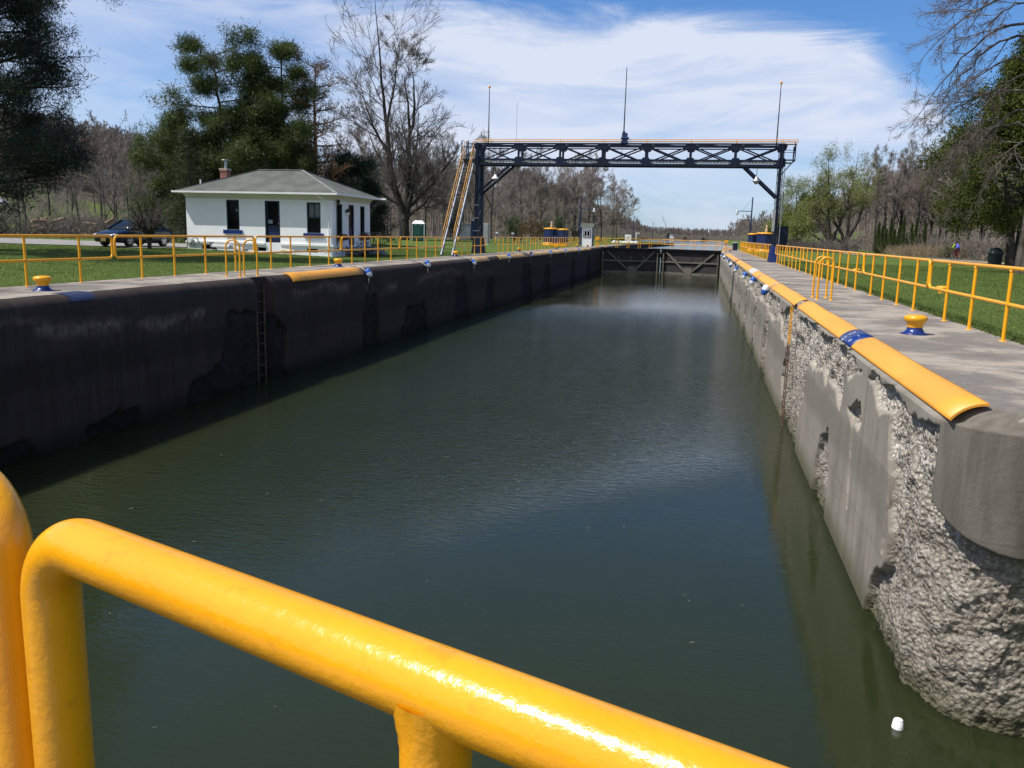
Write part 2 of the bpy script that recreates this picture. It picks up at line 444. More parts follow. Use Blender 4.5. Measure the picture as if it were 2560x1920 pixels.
# ------------------------------------------------------------------ lock walls
def wallmat(name, smooth1, smooth2, rub1, rub2, algae, bumps):
    m, t, b = newmat(name)
    pos = t.n('ShaderNodeNewGeometry').outputs['Position']; sp = t.n('ShaderNodeSeparateXYZ'); t.l(pos, sp.inputs[0])
    spall = t.n('ShaderNodeAttribute', attribute_name='spall').outputs['Fac']
    eff = t.n('ShaderNodeAttribute', attribute_name='bloom').outputs['Fac']
    st = t.noise(t.scale(pos, (1, 3.2, .22)), 2.0, 7, .65)        # run-down streaks
    bl = t.noise(pos, 1.1, 6, .6); fi = t.noise(pos, 24, 6, .65); md = t.noise(pos, 6.5, 6, .6)
    c = t.mix(t.ss(st, .25, .75), smooth1, smooth2)
    c = t.mix(t.math('MULTIPLY', t.ss(bl, .45, .7), .45), c, tuple(x*.55 for x in smooth1))
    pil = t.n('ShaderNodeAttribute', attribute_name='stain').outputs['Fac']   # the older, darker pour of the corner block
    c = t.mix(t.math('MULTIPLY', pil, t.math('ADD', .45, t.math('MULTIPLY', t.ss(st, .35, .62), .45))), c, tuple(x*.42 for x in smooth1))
    zb = t.math('ADD', sp.outputs[2], t.math('MULTIPLY', t.math('SUBTRACT', bl, .5), .28))
    band = t.math('MULTIPLY', t.ss(zb, -1.85, -1.55), t.math('SUBTRACT', 1, t.ss(zb, -1.22, -1.08)))
    c = t.mix(t.math('MULTIPLY', band, .5), c, tuple(x*.62 for x in smooth1))
    c = t.mix(t.math('MULTIPLY', t.ss(fi, .62, .75), .35), c, tuple(x*.5 for x in smooth1))
    vo = t.n('ShaderNodeTexVoronoi', feature='F1'); vo.inputs['Scale'].default_value = 21; t.l(pos, vo.inputs['Vector'])
    big = t.noise(pos, 2.3, 5, .6)
    vs = t.n('ShaderNodeTexVoronoi', feature='F1'); vs.inputs['Scale'].default_value = 44; t.l(pos, vs.inputs['Vector'])
    peb = t.n('ShaderNodeSeparateColor'); t.l(vs.outputs['Color'], peb.inputs[0])
    r = t.mix(t.ss(big, .36, .62), rub1, rub2)
    r = t.mix(t.math('MULTIPLY', t.ss(peb.outputs[0], .45, .95), .55), r, tuple(x*.48 for x in rub1))
    r = t.mix(t.math('MULTIPLY', t.ss(peb.outputs[1], .72, .98), .6), r, tuple(min(.75, x*1.25) for x in rub2))
    r = t.mix(t.math('MULTIPLY', t.ss(vo.outputs['Distance'], .42, .62), .45), r, tuple(x*.25 for x in rub1))
    r = t.mix(t.math('MULTIPLY', t.ss(fi, .56, .7), .5), r, tuple(x*.3 for x in rub1))
    r = t.mix(t.math('MULTIPLY', t.math('SUBTRACT', 1, t.ss(zb, -1.4, -.85)), .50), r, tuple(x*.62 for x in rub1))
    c = t.mix(spall, c, r)
    c = t.mix(t.math('MULTIPLY', eff, t.ss(md, .3, .6)), c, tuple(min(.8, x*3.0) for x in smooth2))
    al = t.math('SUBTRACT', 1, t.ss(zb, -2.95, -2.42))
    c = t.mix(t.math('MULTIPLY', al, .8), c, algae)
    for z0 in (-1.13, -2.05):                                          # pour lines between the lifts
        ln = t.math('SUBTRACT', 1, t.ss(t.math('ABSOLUTE', t.math('SUBTRACT', t.math('ADD', sp.outputs[2], t.math('MULTIPLY', t.math('SUBTRACT', md, .5), .03)), z0)), .004, .016))
        c = t.mix(t.math('MULTIPLY', t.math('MULTIPLY', ln, .28), t.math('SUBTRACT', 1, spall)), c, tuple(x*.35 for x in smooth1))
    fy = t.math('ABSOLUTE', t.math('SUBTRACT', t.math('FRACT', t.math('MULTIPLY', t.math('ADD', sp.outputs[1], 2.6), 1/9.15)), .5))
    c = t.mix(t.math('MULTIPLY', t.math('SUBTRACT', 1, t.ss(fy, .0012, .0035)), .30), c, tuple(x*.3 for x in smooth1))
    rs = t.noise(t.scale(pos, (1, 2.2, .12)), 3.1, 5, .6)              # rust and lime runs
    c = t.mix(t.math('MULTIPLY', t.ss(rs, .66, .76), .45), c, (smooth2[0]*.95, smooth2[1]*.62, smooth2[2]*.38))
    c = t.mix(t.math('MULTIPLY', t.math('SUBTRACT', 1, t.ss(rs, .26, .34)), .40), c, tuple(min(.7, x*1.9) for x in smooth2))
    t.l(c, b.inputs['Base Color']); b.inputs['Roughness'].default_value = .9; b.inputs['Specular IOR Level'].default_value = .25
    bn = t.n('ShaderNodeBump'); bn.inputs['Distance'].default_value = .03
    t.l(t.math('ADD', t.math('MULTIPLY', spall, bumps), .22), bn.inputs['Strength'])
    t.l(t.math('ADD', t.math('ADD', fi, t.math('MULTIPLY', md, .6)), t.math('MULTIPLY', t.math('MULTIPLY', vo.outputs['Distance'], spall), -1.2)), bn.inputs['Height'])
    t.l(bn.outputs[0], b.inputs['Normal'])
    return m
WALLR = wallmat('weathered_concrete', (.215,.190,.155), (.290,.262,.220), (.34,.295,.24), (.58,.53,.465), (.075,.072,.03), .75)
WALLL = wallmat('shade_darkened_concrete', (.037,.0245,.0200), (.055,.040,.034), (.023,.0185,.0165), (.047,.040,.036), (.008,.009,.006), .6)  # shade of the left side is put into these near-black concrete colours

SPALL = [
 [(18.7,-.25),(16.5,-.13),(15.2,-.19),(13.5,-.13),(12.6,-.18),(11.9,-.22),(11.5,-.24),(12.15,-.36),(12.8,-.6),(13.07,-1.08),(13.8,-.9),(15.3,-.9),
  (16.8,-.96),(17.3,-1.35),(17.2,-1.8),(17.9,-2.4),(17.9,-3.4),(21.5,-3.4),(21.4,-2.44),(21.9,-1.95),(21.3,-1.2),(22.6,-1.1),(23.6,-.5),(21.2,-.22),(20.7,.3),(20.1,.3),(19.6,-.1)],
 [(10.94,-.16),(10.3,-.21),(10,-.20),(9.3,-.25),(8.6,-.22),(7.95,-.20),(7.9,-.8),(7.5,-3.6),(10.15,-3.6),(10.0,-2.68),(9.86,-2.4),(9.3,-2.1),(9.2,-1.78),
  (9.41,-1.49),(9.43,-1.12),(9.7,-.9),(9.75,-.58),(10.3,-.54),(10.6,-.48),(10.84,-.37),(11.23,-.38)],
 [(12.48,-.89),(11.38,-.67),(11.28,-.86),(11.46,-1.13),(11.98,-1.08)],
 [(14.66,-1.85),(13.9,-1.6),(13.5,-2.26),(13.5,-3.4),(15.0,-3.4),(14.94,-2.57)],
]
for yc in (27.6, 33.4, 40.3, 46.5, 53, 61, 69, 77, 86, 94):
    SPALL.append([(yc-.7,-.2),(yc+.9,-.2),(yc+.6,-1.0),(yc+.9,-1.7),(yc+1.5,-3.4),(yc-1.1,-3.4),(yc-.5,-2.0),(yc-.6,-1.2)])
SPALL.append([(23.3,-.3),(30,-.17),(40,-.17),(60,-.2),(101,-.2),(101,-.75),(80,-.7),(60,-.82),(45,-.7),(36,-.85),(30,-.7),(26,-.95),(23.5,-.7)])
# plan path of the right wall: along the chamber towards the camera, round the pillar, into the gate recess
yv = np.concatenate([np.arange(101.5, 50, -.22), np.arange(50, 24, -.075), np.arange(24, 14, -.03), np.arange(14, 8.2, -.017)])
RC = .72
pth = [(2.17, y, -1., 0., y) for y in yv]
for a in np.linspace(0, PI/2, 64):
    pth.append((2.17+RC*(1-math.cos(a)), 8.2-RC*math.sin(a), -math.cos(a), -math.sin(a), 8.2-RC*a))
for x in np.arange(2.17+RC+.02, 5.2, .03):
    pth.append((x, 8.2-RC, 0., -1., 8.2-RC*PI/2-(x-2.17-RC)))
pth = np.array(pth)
OFF = .233*sst((pth[:,4]-7.02)/.45)                                  # the arris is rounded under the coping, dying out round the pillar
zv = np.concatenate([[0], np.arange(-.02, -1.6, -.019), np.arange(-1.6, -3.5, -.026)])
S_, Z_ = np.meshgrid(pth[:,4], zv, indexing='ij')
wx = S_ + .30*(fbm(S_*2.2, Z_*1.6, 11, 2)-.5); wz = Z_ + .30*(fbm(S_*2.4+7, Z_*2.4, 12, 3)-.5)*sst(-Z_/.25)
wx = wx + .035*(fbm(S_*9, Z_*3, 31, 3)-.5); wz = wz + .05*(fbm(S_*11, Z_*6, 32, 3)-.5)*sst(-Z_/.12)
dist = np.full(S_.shape, -9.)
for P in SPALL: dist = np.maximum(dist, pdist(wx, wz, P))
# rubble all over below the pillar block
blockz = -.90 - .34*sst((8.25-S_)/1.1) + .05*(fbm(S_*3, S_*0, 41)-.5)
below = np.where((S_ < 8.35), sst((blockz-Z_)/.05), 0)
mask = np.maximum(sst((dist+.006)/.05), below)
mask = np.where((S_ < 8.0) & (Z_ > blockz), 0, mask)
lump = (fbm(S_*2.6, Z_*3.4, 20, 3, .55)-.5)*.15 + (fbm(S_*6.5, Z_*7.5, 21, 4, .6)-.45)*.07 + (fbm(S_*18, Z_*18, 22, 4, .65)-.5)*.055
depth = mask*(.085 + mask*lump + .10*sst((8.6-S_)/.6)*below) + (1-mask)*.012*(fbm(S_*1.7, Z_*2.5, 25)-.5)
# sharp cracks running down at the patch edges
for y0, z0, z1 in ((9.55,-.9,-2.0),(11.9,-1.0,-2.2),(17.2,-1.3,-2.9),(27.5,-.9,-3),(24.6,-.6,-3),(33.0,-.8,-3),(40.4,-.7,-3)):
    wv = y0 + .16*(fbm(Z_*2.5, Z_*0, int(y0*10))-.5) + .12*(Z_-z0)
    depth = depth + .12*np.exp(-((S_-wv)/.028)**2)*((Z_ < z0) & (Z_ > z1))
slot = (S_ > 20.0) & (S_ < 20.62)                                    # ladder slot
depth = np.where(slot, np.maximum(depth, .20+.03*fbm(S_*7, Z_*7, 44)), depth)
arc = np.where(Z_ > -.15, np.maximum(.35-np.sqrt(np.maximum(.35**2-(Z_+.33)**2, 0)), 0), 0)*OFF[:,None]/.233
depth = np.maximum(depth*np.where(Z_ > -.05, .35, 1), arc)
X_ = pth[:,0:1] - pth[:,2:3]*depth; Y_ = pth[:,1:2] - pth[:,3:4]*depth
thing_r = thing('lock_wall', 'grey crumbling sunlit concrete wall along the right side of the lock chamber', 'wall', (2.5, 50, 0))
f = grid_faces(len(pth), len(zv))[:, ::-1]
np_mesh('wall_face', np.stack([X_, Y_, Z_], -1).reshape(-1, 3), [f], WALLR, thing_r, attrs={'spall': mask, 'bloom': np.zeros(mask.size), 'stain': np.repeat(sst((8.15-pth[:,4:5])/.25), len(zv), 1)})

# left wall, with its rounded coping edge
yv = np.concatenate([np.arange(-4, 12, .3), np.arange(12, 40, .055), np.arange(40, 101.6, .2)])
prof = [(-3.5+.04*k, 0) for k in range(int(3.22/.04)+1)]
zv = np.array([p[0] for p in prof])
SP = [[(22.6,-3.3),(22.4,-1.7),(21.5,-.95),(20,-.85),(19.2,-.9),(19.3,-1.4),(19.0,-2),(17.6,-2.5),(17.0,-3.3)],
      [(15.7,-3.3),(15.6,-2.56),(15.03,-2.40),(14.2,-2.7),(13.6,-3.3)], [(13.1,-3.2),(12.6,-2.6),(11,-2.5),(9,-2.6),(9,-3.3)]]
for yc, a_, b_, zt_ in ((29.4,.9,.5,-.9),(34.8,1.9,.7,-1.6),(40.6,.5,1.6,-.8),(47.5,1.2,.6,-1.2),(57,.8,2.2,-.7),(66,1.6,.8,-1.0),(79,.9,1.3,-.8),(91,1.4,.8,-.7)): SP.append([(yc-a_,zt_),(yc+b_*.7,zt_-.1),(yc+b_*1.3,-3.3),(yc-a_*1.5,-3.3)])
S_, Z_ = np.meshgrid(yv, zv, indexing='ij')
wx = S_+.6*(fbm(S_*1.8, Z_*1.8, 51)-.5); wz = Z_+.5*(fbm(S_*1.8, Z_*1.8, 52)-.5)
dist = np.full(S_.shape, -9.)
for P in SP: dist = np.maximum(dist, pdist(wx, wz, P))
mask = sst((dist+.02)/.08)
depth = mask*(.08+.16*(fbm(S_*4, Z_*4, 53)-.4)) + .02*(fbm(S_*1.2, Z_*2, 54)-.5)
slotL = (S_ > 20.9) & (S_ < 21.75)
depth = np.where(slotL, .26, depth)
bc = -.62 - .16*np.sin(S_*.45) + .25*(fbm(S_*.8, S_*0, 55)-.5)
bloom = np.exp(-((Z_-bc)/.15)**2)*sst((fbm(S_*.9, Z_*1.4, 56)-.40)/.14)*sst((52-S_)/22)*.9
A = np.linspace(0, PI/2, 8)[1:]
cx = -12.20+.30*np.cos(A); cz = -.30+.30*np.sin(A)
lipn = .05*(fbm(yv*2.4, yv*0, 57)-.5)[:,None]
XA = np.repeat(cx[None,:], len(yv), 0)+lipn; ZA = np.repeat(cz[None,:], len(yv), 0)
inb = ((yv > 20.9) & (yv < 21.75))[:,None]
XA = np.where(inb, np.minimum(XA, -12.16), XA)
X_ = np.concatenate([-11.90-depth, XA], 1); Z2 = np.concatenate([Z_, ZA], 1); Y_ = np.repeat(yv[:,None], X_.shape[1], 1)
pad = np.zeros((len(yv), len(A)))
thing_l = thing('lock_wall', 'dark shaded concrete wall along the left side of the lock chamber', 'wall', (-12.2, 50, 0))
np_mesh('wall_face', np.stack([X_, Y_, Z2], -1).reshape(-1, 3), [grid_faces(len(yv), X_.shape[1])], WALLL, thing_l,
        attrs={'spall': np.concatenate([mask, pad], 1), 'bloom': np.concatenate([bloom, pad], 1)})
# blue painted mark on the left coping with its edge stripe
# ------------------------------------------------------------------ concrete walkways on top of the walls
m, t, b = newmat('walkway_concrete')
pos = t.n('ShaderNodeNewGeometry').outputs['Position']
a1 = t.noise(t.scale(pos, (.75, .95, 1)), .85, 8, .64, .5); a2 = t.noise(pos, 5, 8, .7); a3 = t.noise(pos, 60, 4, .6)
c = t.mix(t.ss(a1, .42, .60), (.170,.150,.128), (.335,.288,.232))
c = t.mix(t.math('MULTIPLY', t.ss(a2, .5, .68), .5), c, (.09,.083,.075))
c = t.mix(t.math('MULTIPLY', t.ss(a3, .66, .74), .5), c, (.40,.37,.33))
wv = t.noise(t.scale(pos, (.5, 1.0, 1)), 1.3, 4, .5, 1.2)                        # pale healed cracks
cr = t.math('SUBTRACT', 1, t.ss(t.math('ABSOLUTE', t.math('SUBTRACT', wv, .5)), .0, .006))
c = t.mix(t.math('MULTIPLY', t.math('MULTIPLY', cr, .55), t.ss(a2, .4, .6)), c, (.45,.43,.40))
t.l(c, b.inputs['Base Color']); b.inputs['Roughness'].default_value = .9; b.inputs['Specular IOR Level'].default_value = .25
bn = t.n('ShaderNodeBump'); bn.inputs['Strength'].default_value = .5; bn.inputs['Distance'].default_value = .008
t.l(a3, bn.inputs['Height']); t.l(bn.outputs[0], b.inputs['Normal'])
DECK = m
ex, ey = pth[:,0]-pth[:,2]*OFF, pth[:,1]-pth[:,3]*OFF; kk = pth[:,4] > 7.08
yv = np.concatenate([np.arange(7.485, 8.6, .03), np.arange(8.6, 30, .15), np.arange(30, 142, 1.)])
q = np.linspace(0, 1, 18)
x0 = np.interp(yv, ey[kk][::-1], ex[kk][::-1]); x0 = np.where(yv > 104, np.interp(yv, [104,142], [2.17,3.2]), x0)
xx = x0[:,None] + (np.interp(yv, [0,108,142], [4.64,4.64,5.5])[:,None]-x0[:,None])*q
yy = np.repeat(yv[:,None], len(q), 1)
struct(np_mesh('walkway', np.stack([xx, yy, .006*(fbm(xx*1.5, yy*1.5, 61)-.5)], -1).reshape(-1, 3), [grid_faces(len(yv), len(q))[:, ::-1]], DECK))
yv = np.concatenate([np.arange(-6, 45, .25), np.arange(45, 142, 1.)]); xx = -14.32 + 2.12*np.linspace(0, 1, 14)[None,:] + 0*yv[:,None]
yy = np.repeat(yv[:,None], 14, 1)
struct(np_mesh('walkway', np.stack([xx, yy, .004+.008*(fbm(xx*1.5, yy*1.5, 62)-.5)], -1).reshape(-1, 3), [grid_faces(len(yv), 14)[:, ::-1]], DECK))
# gate recess floor on the right under the pillar, and the worn shelf the debris lies on
# upstream approach walls
def approach(label, pts, thick, mat, base):
    P = []
    for a, b_ in zip(pts[:-1], pts[1:]):
        for k in range(24): P.append((a[0]+(b_[0]-a[0])*k/24, a[1]+(b_[1]-a[1])*k/24))
    P.append(pts[-1]); P = np.array(P); n = len(P)
    s = np.linspace(0, n*.9, n)
    zt = .0 - .14*fbm(s*.9, s*0, 71)
    rows = [(0, -1.6, 0), (0, -.75, .05), (0, -.35, .1), (0, 0, .05), (thick*.5, .0, 0), (thick, .0, 0), (thick, -1.6, 0)]
    V = []
    for dx, dz, nz in rows:
        z = np.where(dz == 0, zt, dz) if dz == 0 else np.full(n, dz)
        V.append(np.stack([P[:,0]+dx+nz*2*(fbm(s*1.7, s*0+dz*9, 72)-.5), P[:,1], z], 1))
    V = np.stack(V, 1).reshape(-1, 3)
    o = np_mesh('approach_wall', V, [grid_faces(n, len(rows))], mat, attrs={'spall': np.full(len(V), .7), 'bloom': np.zeros(len(V))})
    tag(o, label, 'wall'); return o
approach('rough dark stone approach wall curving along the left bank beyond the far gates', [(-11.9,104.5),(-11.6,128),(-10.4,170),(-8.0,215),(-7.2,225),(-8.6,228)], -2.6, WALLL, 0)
approach('grey approach wall along the right bank beyond the far gates', [(2.17,104.5),(3.2,142),(4.6,190)], 2.3, WALLR, 0)
# ------------------------------------------------------------------ pipe railings
PR = .03
def rail_parts(root, L, posts, zt=1.08, zm=.55, r=PR, n=8, mat=None, base=0.0, copynote=None):
    """one railing section running along local +Y from 0 to L: rounded loop of pipe plus posts (local coords)"""
    mat = mat or YELLOW
    cr = .11; pts = []
    for (cy, cz, a0) in ((L-cr, zt-cr, 0), (cr, zt-cr, PI/2), (cr, zm+cr, PI), (L-cr, zm+cr, 1.5*PI)):
        for k in range(5):
            a = a0 + k*PI/8
            pts.append((0, cy+cr*math.cos(a), cz+cr*math.sin(a)))
    mb = MB(); mb.tube(pts, r, n, closed=True)
    o = mb.build('rail', mat); o.parent = root
    for y in posts:
        mb = MB(); mb.tube([(0, y, base), (0, y, zt-.005)], r*.98, n)
        mb.lathe([(r*1.35, zt-.045), (r*1.12, zt-.028)], (0, y, 0), n)
        mb.lathe([(r*2.1, base), (r*2.1, base+.008), (r, base+.012)], (0, y, 0), n)
        p = mb.build('post', mat); p.parent = root
def railing(label, x, y, L, posts, group, rz=0, z=0, **kw):
    root = thing('railing_section', label, 'railing', (x, y, z), group, rz)
    rail_parts(root, L, posts, **kw); return root
R_J = [3.9, 11.0, 18.1, 25.15, 32.2, 39.7, 47.2, 54.3]
proto = None
def sections(x, joints, side, where, group, offs):
    protos = {}
    for k, (a, b_) in enumerate(zip(joints[:-1], joints[1:])):
        if b_-a < 1: continue
        L = round(b_-a-.10, 2)
        lab = f'yellow pipe railing section on the {side} walkway, {where(k)}'
        if L in protos:
            o = copy_tree(protos[L]); o.location = (x, a+.05, 0); o['label'] = lab
        else:
            o = railing(lab, x, a+.05, L, [L*f for f in offs], group)
            protos[L] = o
nearR = lambda k: ['cut by the right edge of the view','beside the large near bollard',
                   'third from the camera','fourth, behind the ladder hoops','fifth from the camera','sixth from the camera',
                   'seventh, before the gantry leg'][k]
sections(4.47, R_J, 'right', nearR, 'yellow railing sections along the right walkway', (.14,.366,.602,.816))
J2 = [56.4]+[56.4+6.9*k for k in range(1, 8)]
sections(4.47, J2, 'right', lambda k: f'{ORD[k]} beyond the gantry leg', 'yellow railing sections along the right walkway', (.14,.366,.602,.816))
sections(-14.15, [4.6, 11.3, 18.0, 24.7, 31.4, 38.1, 44.8], 'left', lambda k: f'{ORD[k]} from the camera', 'yellow railing sections along the left walkway', (.15,.36,.585,.83))
sections(-14.15, [47.8, 54.4], 'left', lambda k: 'between the stair foot and the gantry leg', 'yellow railing sections along the left walkway', (.15,.36,.585,.83))
sections(-14.15, [57.1]+[57.1+6.8*k for k in range(1, 7)], 'left', lambda k: f'{ORD[k]} beyond the gantry leg', 'yellow railing sections along the left walkway', (.15,.36,.585,.83))
# ladder grab hoops
def hoop(label, x0, y0, dx, dy, group):
    w_ = math.hypot(dx, dy); root = thing('grab_hoop', label, 'grab rail', (x0, y0, 0), group, math.atan2(dy, dx))
    r = w_/2; pts = [(0,0,0), (0,0,.8)] + [(r-r*math.cos(a), 0, 1.02-r+r*math.sin(a)) for a in np.linspace(0, PI, 11)] + [(w_,0,.8), (w_,0,0)]
    mb = MB(); mb.tube(pts, .025, 10); o = mb.build('bent_pipe', YELLOW); o.parent = root
    for xx in (0, w_):
        mb = MB(); mb.lathe([(.055,0),(.055,.012),(.025,.018)], (xx,0,0), 10); p = mb.build('foot_plate', YELLOW); p.parent = root
hoop('nearer yellow grab hoop above the ladder on the right walkway', 2.79, 21.27, .32, .0, 'ladder grab hoops')
hoop('farther yellow grab hoop above the ladder on the right walkway', 2.79, 22.1, .32, .0, 'ladder grab hoops')
hoop('left one of the two yellow grab hoops above the ladder on the left walkway', -12.86, 20.9, .36, .10, 'ladder grab hoops')
hoop('right one of the two yellow grab hoops above the ladder on the left walkway', -12.74, 21.62, .36, .10, 'ladder grab hoops')

# the railing in front of the camera, on the lower gate
m, t, b = newmat('thick_yellow_paint')
pos = t.n('ShaderNodeNewGeometry').outputs['Position']
n1 = t.noise(pos, 9, 4, .5); n2 = t.noise(pos, 75, 4, .55); n3 = t.noise(pos, 260, 3, .6)
c = t.mix(t.ss(n1, .3, .7), (.79,.325,.004), (.85,.365,.006))
c = t.mix(t.math('MULTIPLY', t.ss(n3, .69, .74), .55), c, (.30,.13,.02))
n4 = t.noise(pos, 34, 3, .5)
c = t.mix(t.math('MULTIPLY', t.ss(n4, .60, .72), .30), c, (.55,.20,.01))
t.l(c, b.inputs['Base Color']); b.inputs['Roughness'].default_value = .23; b.inputs['Specular IOR Level'].default_value = .55
bn = t.n('ShaderNodeBump'); bn.inputs['Strength'].default_value = .42; bn.inputs['Distance'].default_value = .0022
t.l(t.math('ADD', t.math('ADD', n2, t.math('MULTIPLY', n1, .35)), t.math('MULTIPLY', n3, .22)), bn.inputs['Height']); t.l(bn.outputs[0], b.inputs['Normal'])
YN = m
ux, uy = .94, -.341
A0 = np.array([-.585, .672]);  U = np.array([ux, uy])
def near_rail(label, pts, posts):
    root = thing('railing_section', label, 'railing', (posts[0][0], posts[0][1], -.02), 'yellow railings on the lower gate walkway')
    mb = MB(); mb.tube(pts, .0288, 40); mb.build('rail', YN, root)
    for k, (x, y, weld) in enumerate(posts[1:]):
        mb = MB(); mb.tube([(x, y, -.02), (x, y, pts[-1][2]-.004)], .0265, 40)
        rw = random.Random(k); V, F = [], []; zt_ = pts[-1][2]
        for f in np.linspace(0, 1, 7):                                # weld fillet where the post is coped into the rail
            for q in range(48):
                a = 2*PI*q/48; rr_ = .0264+.0052*f*f+.0004*rw.uniform(-1,1)
                ox, oy = rr_*math.cos(a), rr_*math.sin(a); dp = min(.0282, abs(-ox*uy + oy*ux))
                zs_ = zt_-math.sqrt(.0288**2-dp**2)+.002
                V.append((x+ox, y+oy, (zt_-.052)*(1-f)+zs_*f))
        for r_ in range(6):
            for q in range(48): F.append((r_*48+q, r_*48+(q+1)%48, (r_+1)*48+(q+1)%48, (r_+1)*48+q))
        mb.add(V, F, 0, True)
        mb.lathe([(.07,-.02),(.07,-.008),(.03,-.004)], (x, y, 0), 24)
        mb.build('post', YN, root)
p0 = A0 - U*.064
pts = [(p0[0], p0[1], .55), (p0[0], p0[1], .80), (p0[0], p0[1], 1.0)]
pts += [(*(p0+U*(.07-.07*math.cos(a))), 1.01+.07*math.sin(a)) for a in np.linspace(.1, PI/2, 14)]
pts += [(*(p0+U*s), 1.08) for s in np.linspace(.12, 3.0, 12)]
p3 = A0 + U*.447
near_rail('thick yellow pipe railing crossing the foreground, bent down at its left end', pts,
          [(p0[0], p0[1])] + [(p3[0], p3[1], True), (*(A0+U*1.9), True)])
q0 = p0 - U*.092
pts = [(q0[0], q0[1], .55), (q0[0], q0[1], 1.03)]
pts += [(*(q0-U*(.07-.07*math.cos(a))), 1.035+.07*math.sin(a)) for a in np.linspace(.1, PI/2, 14)]
pts += [(*(q0-U*s), 1.105) for s in np.linspace(.12, 2.4, 8)]
near_rail('thick yellow pipe bend cut by the left edge of the foreground', pts, [(q0[0], q0[1])] + [(*(q0-U*1.2), True)])

# ------------------------------------------------------------------ lock gates
TIMBER = pmat('weathered_gate_timber', (.115,.104,.086), .9, .35, 2.5, .5, 30, stretch=(1,1,3))
GATEST = pmat('rusted_gate_plate', (.022,.018,.019), .8, .4, 1.6, .4, 25, dirt=.4)
def lock_gate(label, hinge, mitre, flip):
    h = Vector((hinge[0], hinge[1], 0)); mv = Vector((mitre[0], mitre[1], 0)); L = (mv-h).length
    dr = (mv-h).normalized(); nrm = Vector((dr.y, -dr.x, 0))
    if nrm.y > 0: nrm = -nrm                                   # faces the chamber
    P = lambda s, z, o=0: h + dr*s + Vector((0,0,z)) + nrm*o
    root = thing('lock_gate', label, 'lock gate', h)
    mb = MB(); mb.bar(P(0,-2.4), P(L,-2.4), .16, 4.7); mb.build('plate', GATEST, root)
    mb = MB()
    mb.bar(P(0,-.16,.14), P(L,-.16,.14), .22, .30); mb.build('top_beam', DARKT, root)
    mb = MB(); mb.bar(P(.0,-.02,.0), P(L,-.02,.0), .95, .05); mb.build('footway', DARKT, root)
    mb = MB(); mb.bar(P(.1,-1.55,.17), P(L-.1,-1.55,.17), .16, .17); mb.bar(P(.2,-2.86,.16), P(L-.1,-2.86,.16), .14, .20); mb.build('cross_beam', TIMBER, root)
    mb = MB(); mb.bar(P(L-.38,-.5,.12), P(L-.38,-4.4,.12), .16, .62); mb.build('mitre_post', TIMBER, root)
    mb = MB(); mb.bar(P(.28,-.5,.12), P(.28,-4.4,.12), .16, .46); mb.build('quoin_post', TIMBER, root)
    c = L*.52
    for s0, s1 in ((.75, c-.35), (L-.8, c+.35)):
        mb = MB(); mb.bar(P(s0,-.42,.22), P(s1,-2.75,.22), .10, .16); mb.bar(P(s0+.16*(1 if s1 > s0 else -1),-.42,.20), P(s1+.16*(1 if s1 > s0 else -1),-2.75,.20), .05, .06); mb.build('brace', TIMBER, root)
    mb = MB()
    a, b_, c_, d_ = P(c-.55,-2.15,.25), P(c+.55,-2.15,.25), P(c+.28,-3.0,.25), P(c-.28,-3.0,.25)
    o = [p - nrm*.05 for p in (a, b_, c_, d_)]
    mb.add([a, b_, c_, d_]+o, [(0,1,2,3),(7,6,5,4),(0,4,5,1),(1,5,6,2),(2,6,7,3),(3,7,4,0)]); mb.build('gusset_plate', TIMBER, root)
    for s in (L*.3, L*.5, L*.72):
        mb = MB(); mb.bar(P(s,-.95,.13), P(s,-1.47,.13), .1, .13); mb.build('stud', TIMBER, root)
    mb = MB(); mb.box(P(L-.05,-.10,.24), (.20,.14,.42)); mb.build('end_cap', WHITE, root)
    # railings stand on the gate
    for o_, tx in ((.42, 'chamber side'), (-.42, 'upper pool side')):
        e = P(.1, 0, o_); rz = math.atan2(dr.y, dr.x) - PI/2
        railing(f'yellow railing on the {label.split(" leaf")[0]} leaf of the far gates, {tx}', e.x, e.y, L-.25, [.5, 1.9, 3.3, 4.7, 6.1], 'yellow railings on the far gates', rz, z=.005)
    return root
DARKT = pmat('black_tarred_timber', (.024,.022,.024), .85, .4, 2.5, .4, 30)
lock_gate('left leaf of the far mitre gates, dark and in shade', (-11.95, 101.2), (-4.93, 103.9), 1)
lock_gate('right leaf of the far mitre gates, its braces lit by the sun', (2.2, 101.2), (-4.83, 103.9), -1)
# lower gate under the camera
root = thing('lock_gate', 'lower gate leaf carrying the foreground railing', 'lock gate', (-.4, .3, 0))
mb = MB(); c0 = A0-U*4.2; c1 = A0+U*3.4; nn = np.array([-uy, ux])
ends = [c0-nn*.95, c1-nn*.95]
mb.bar((*(c0-nn*.42), -.05), (*(c1-nn*.42), -.05), .98, .06); mb.build('footway', DARKT, root)
mb = MB(); mb.bar((*(c0-nn*.42), -2.3), (*(c1-nn*.42), -2.3), .5, 4.4); mb.build('plate', GATEST, root)

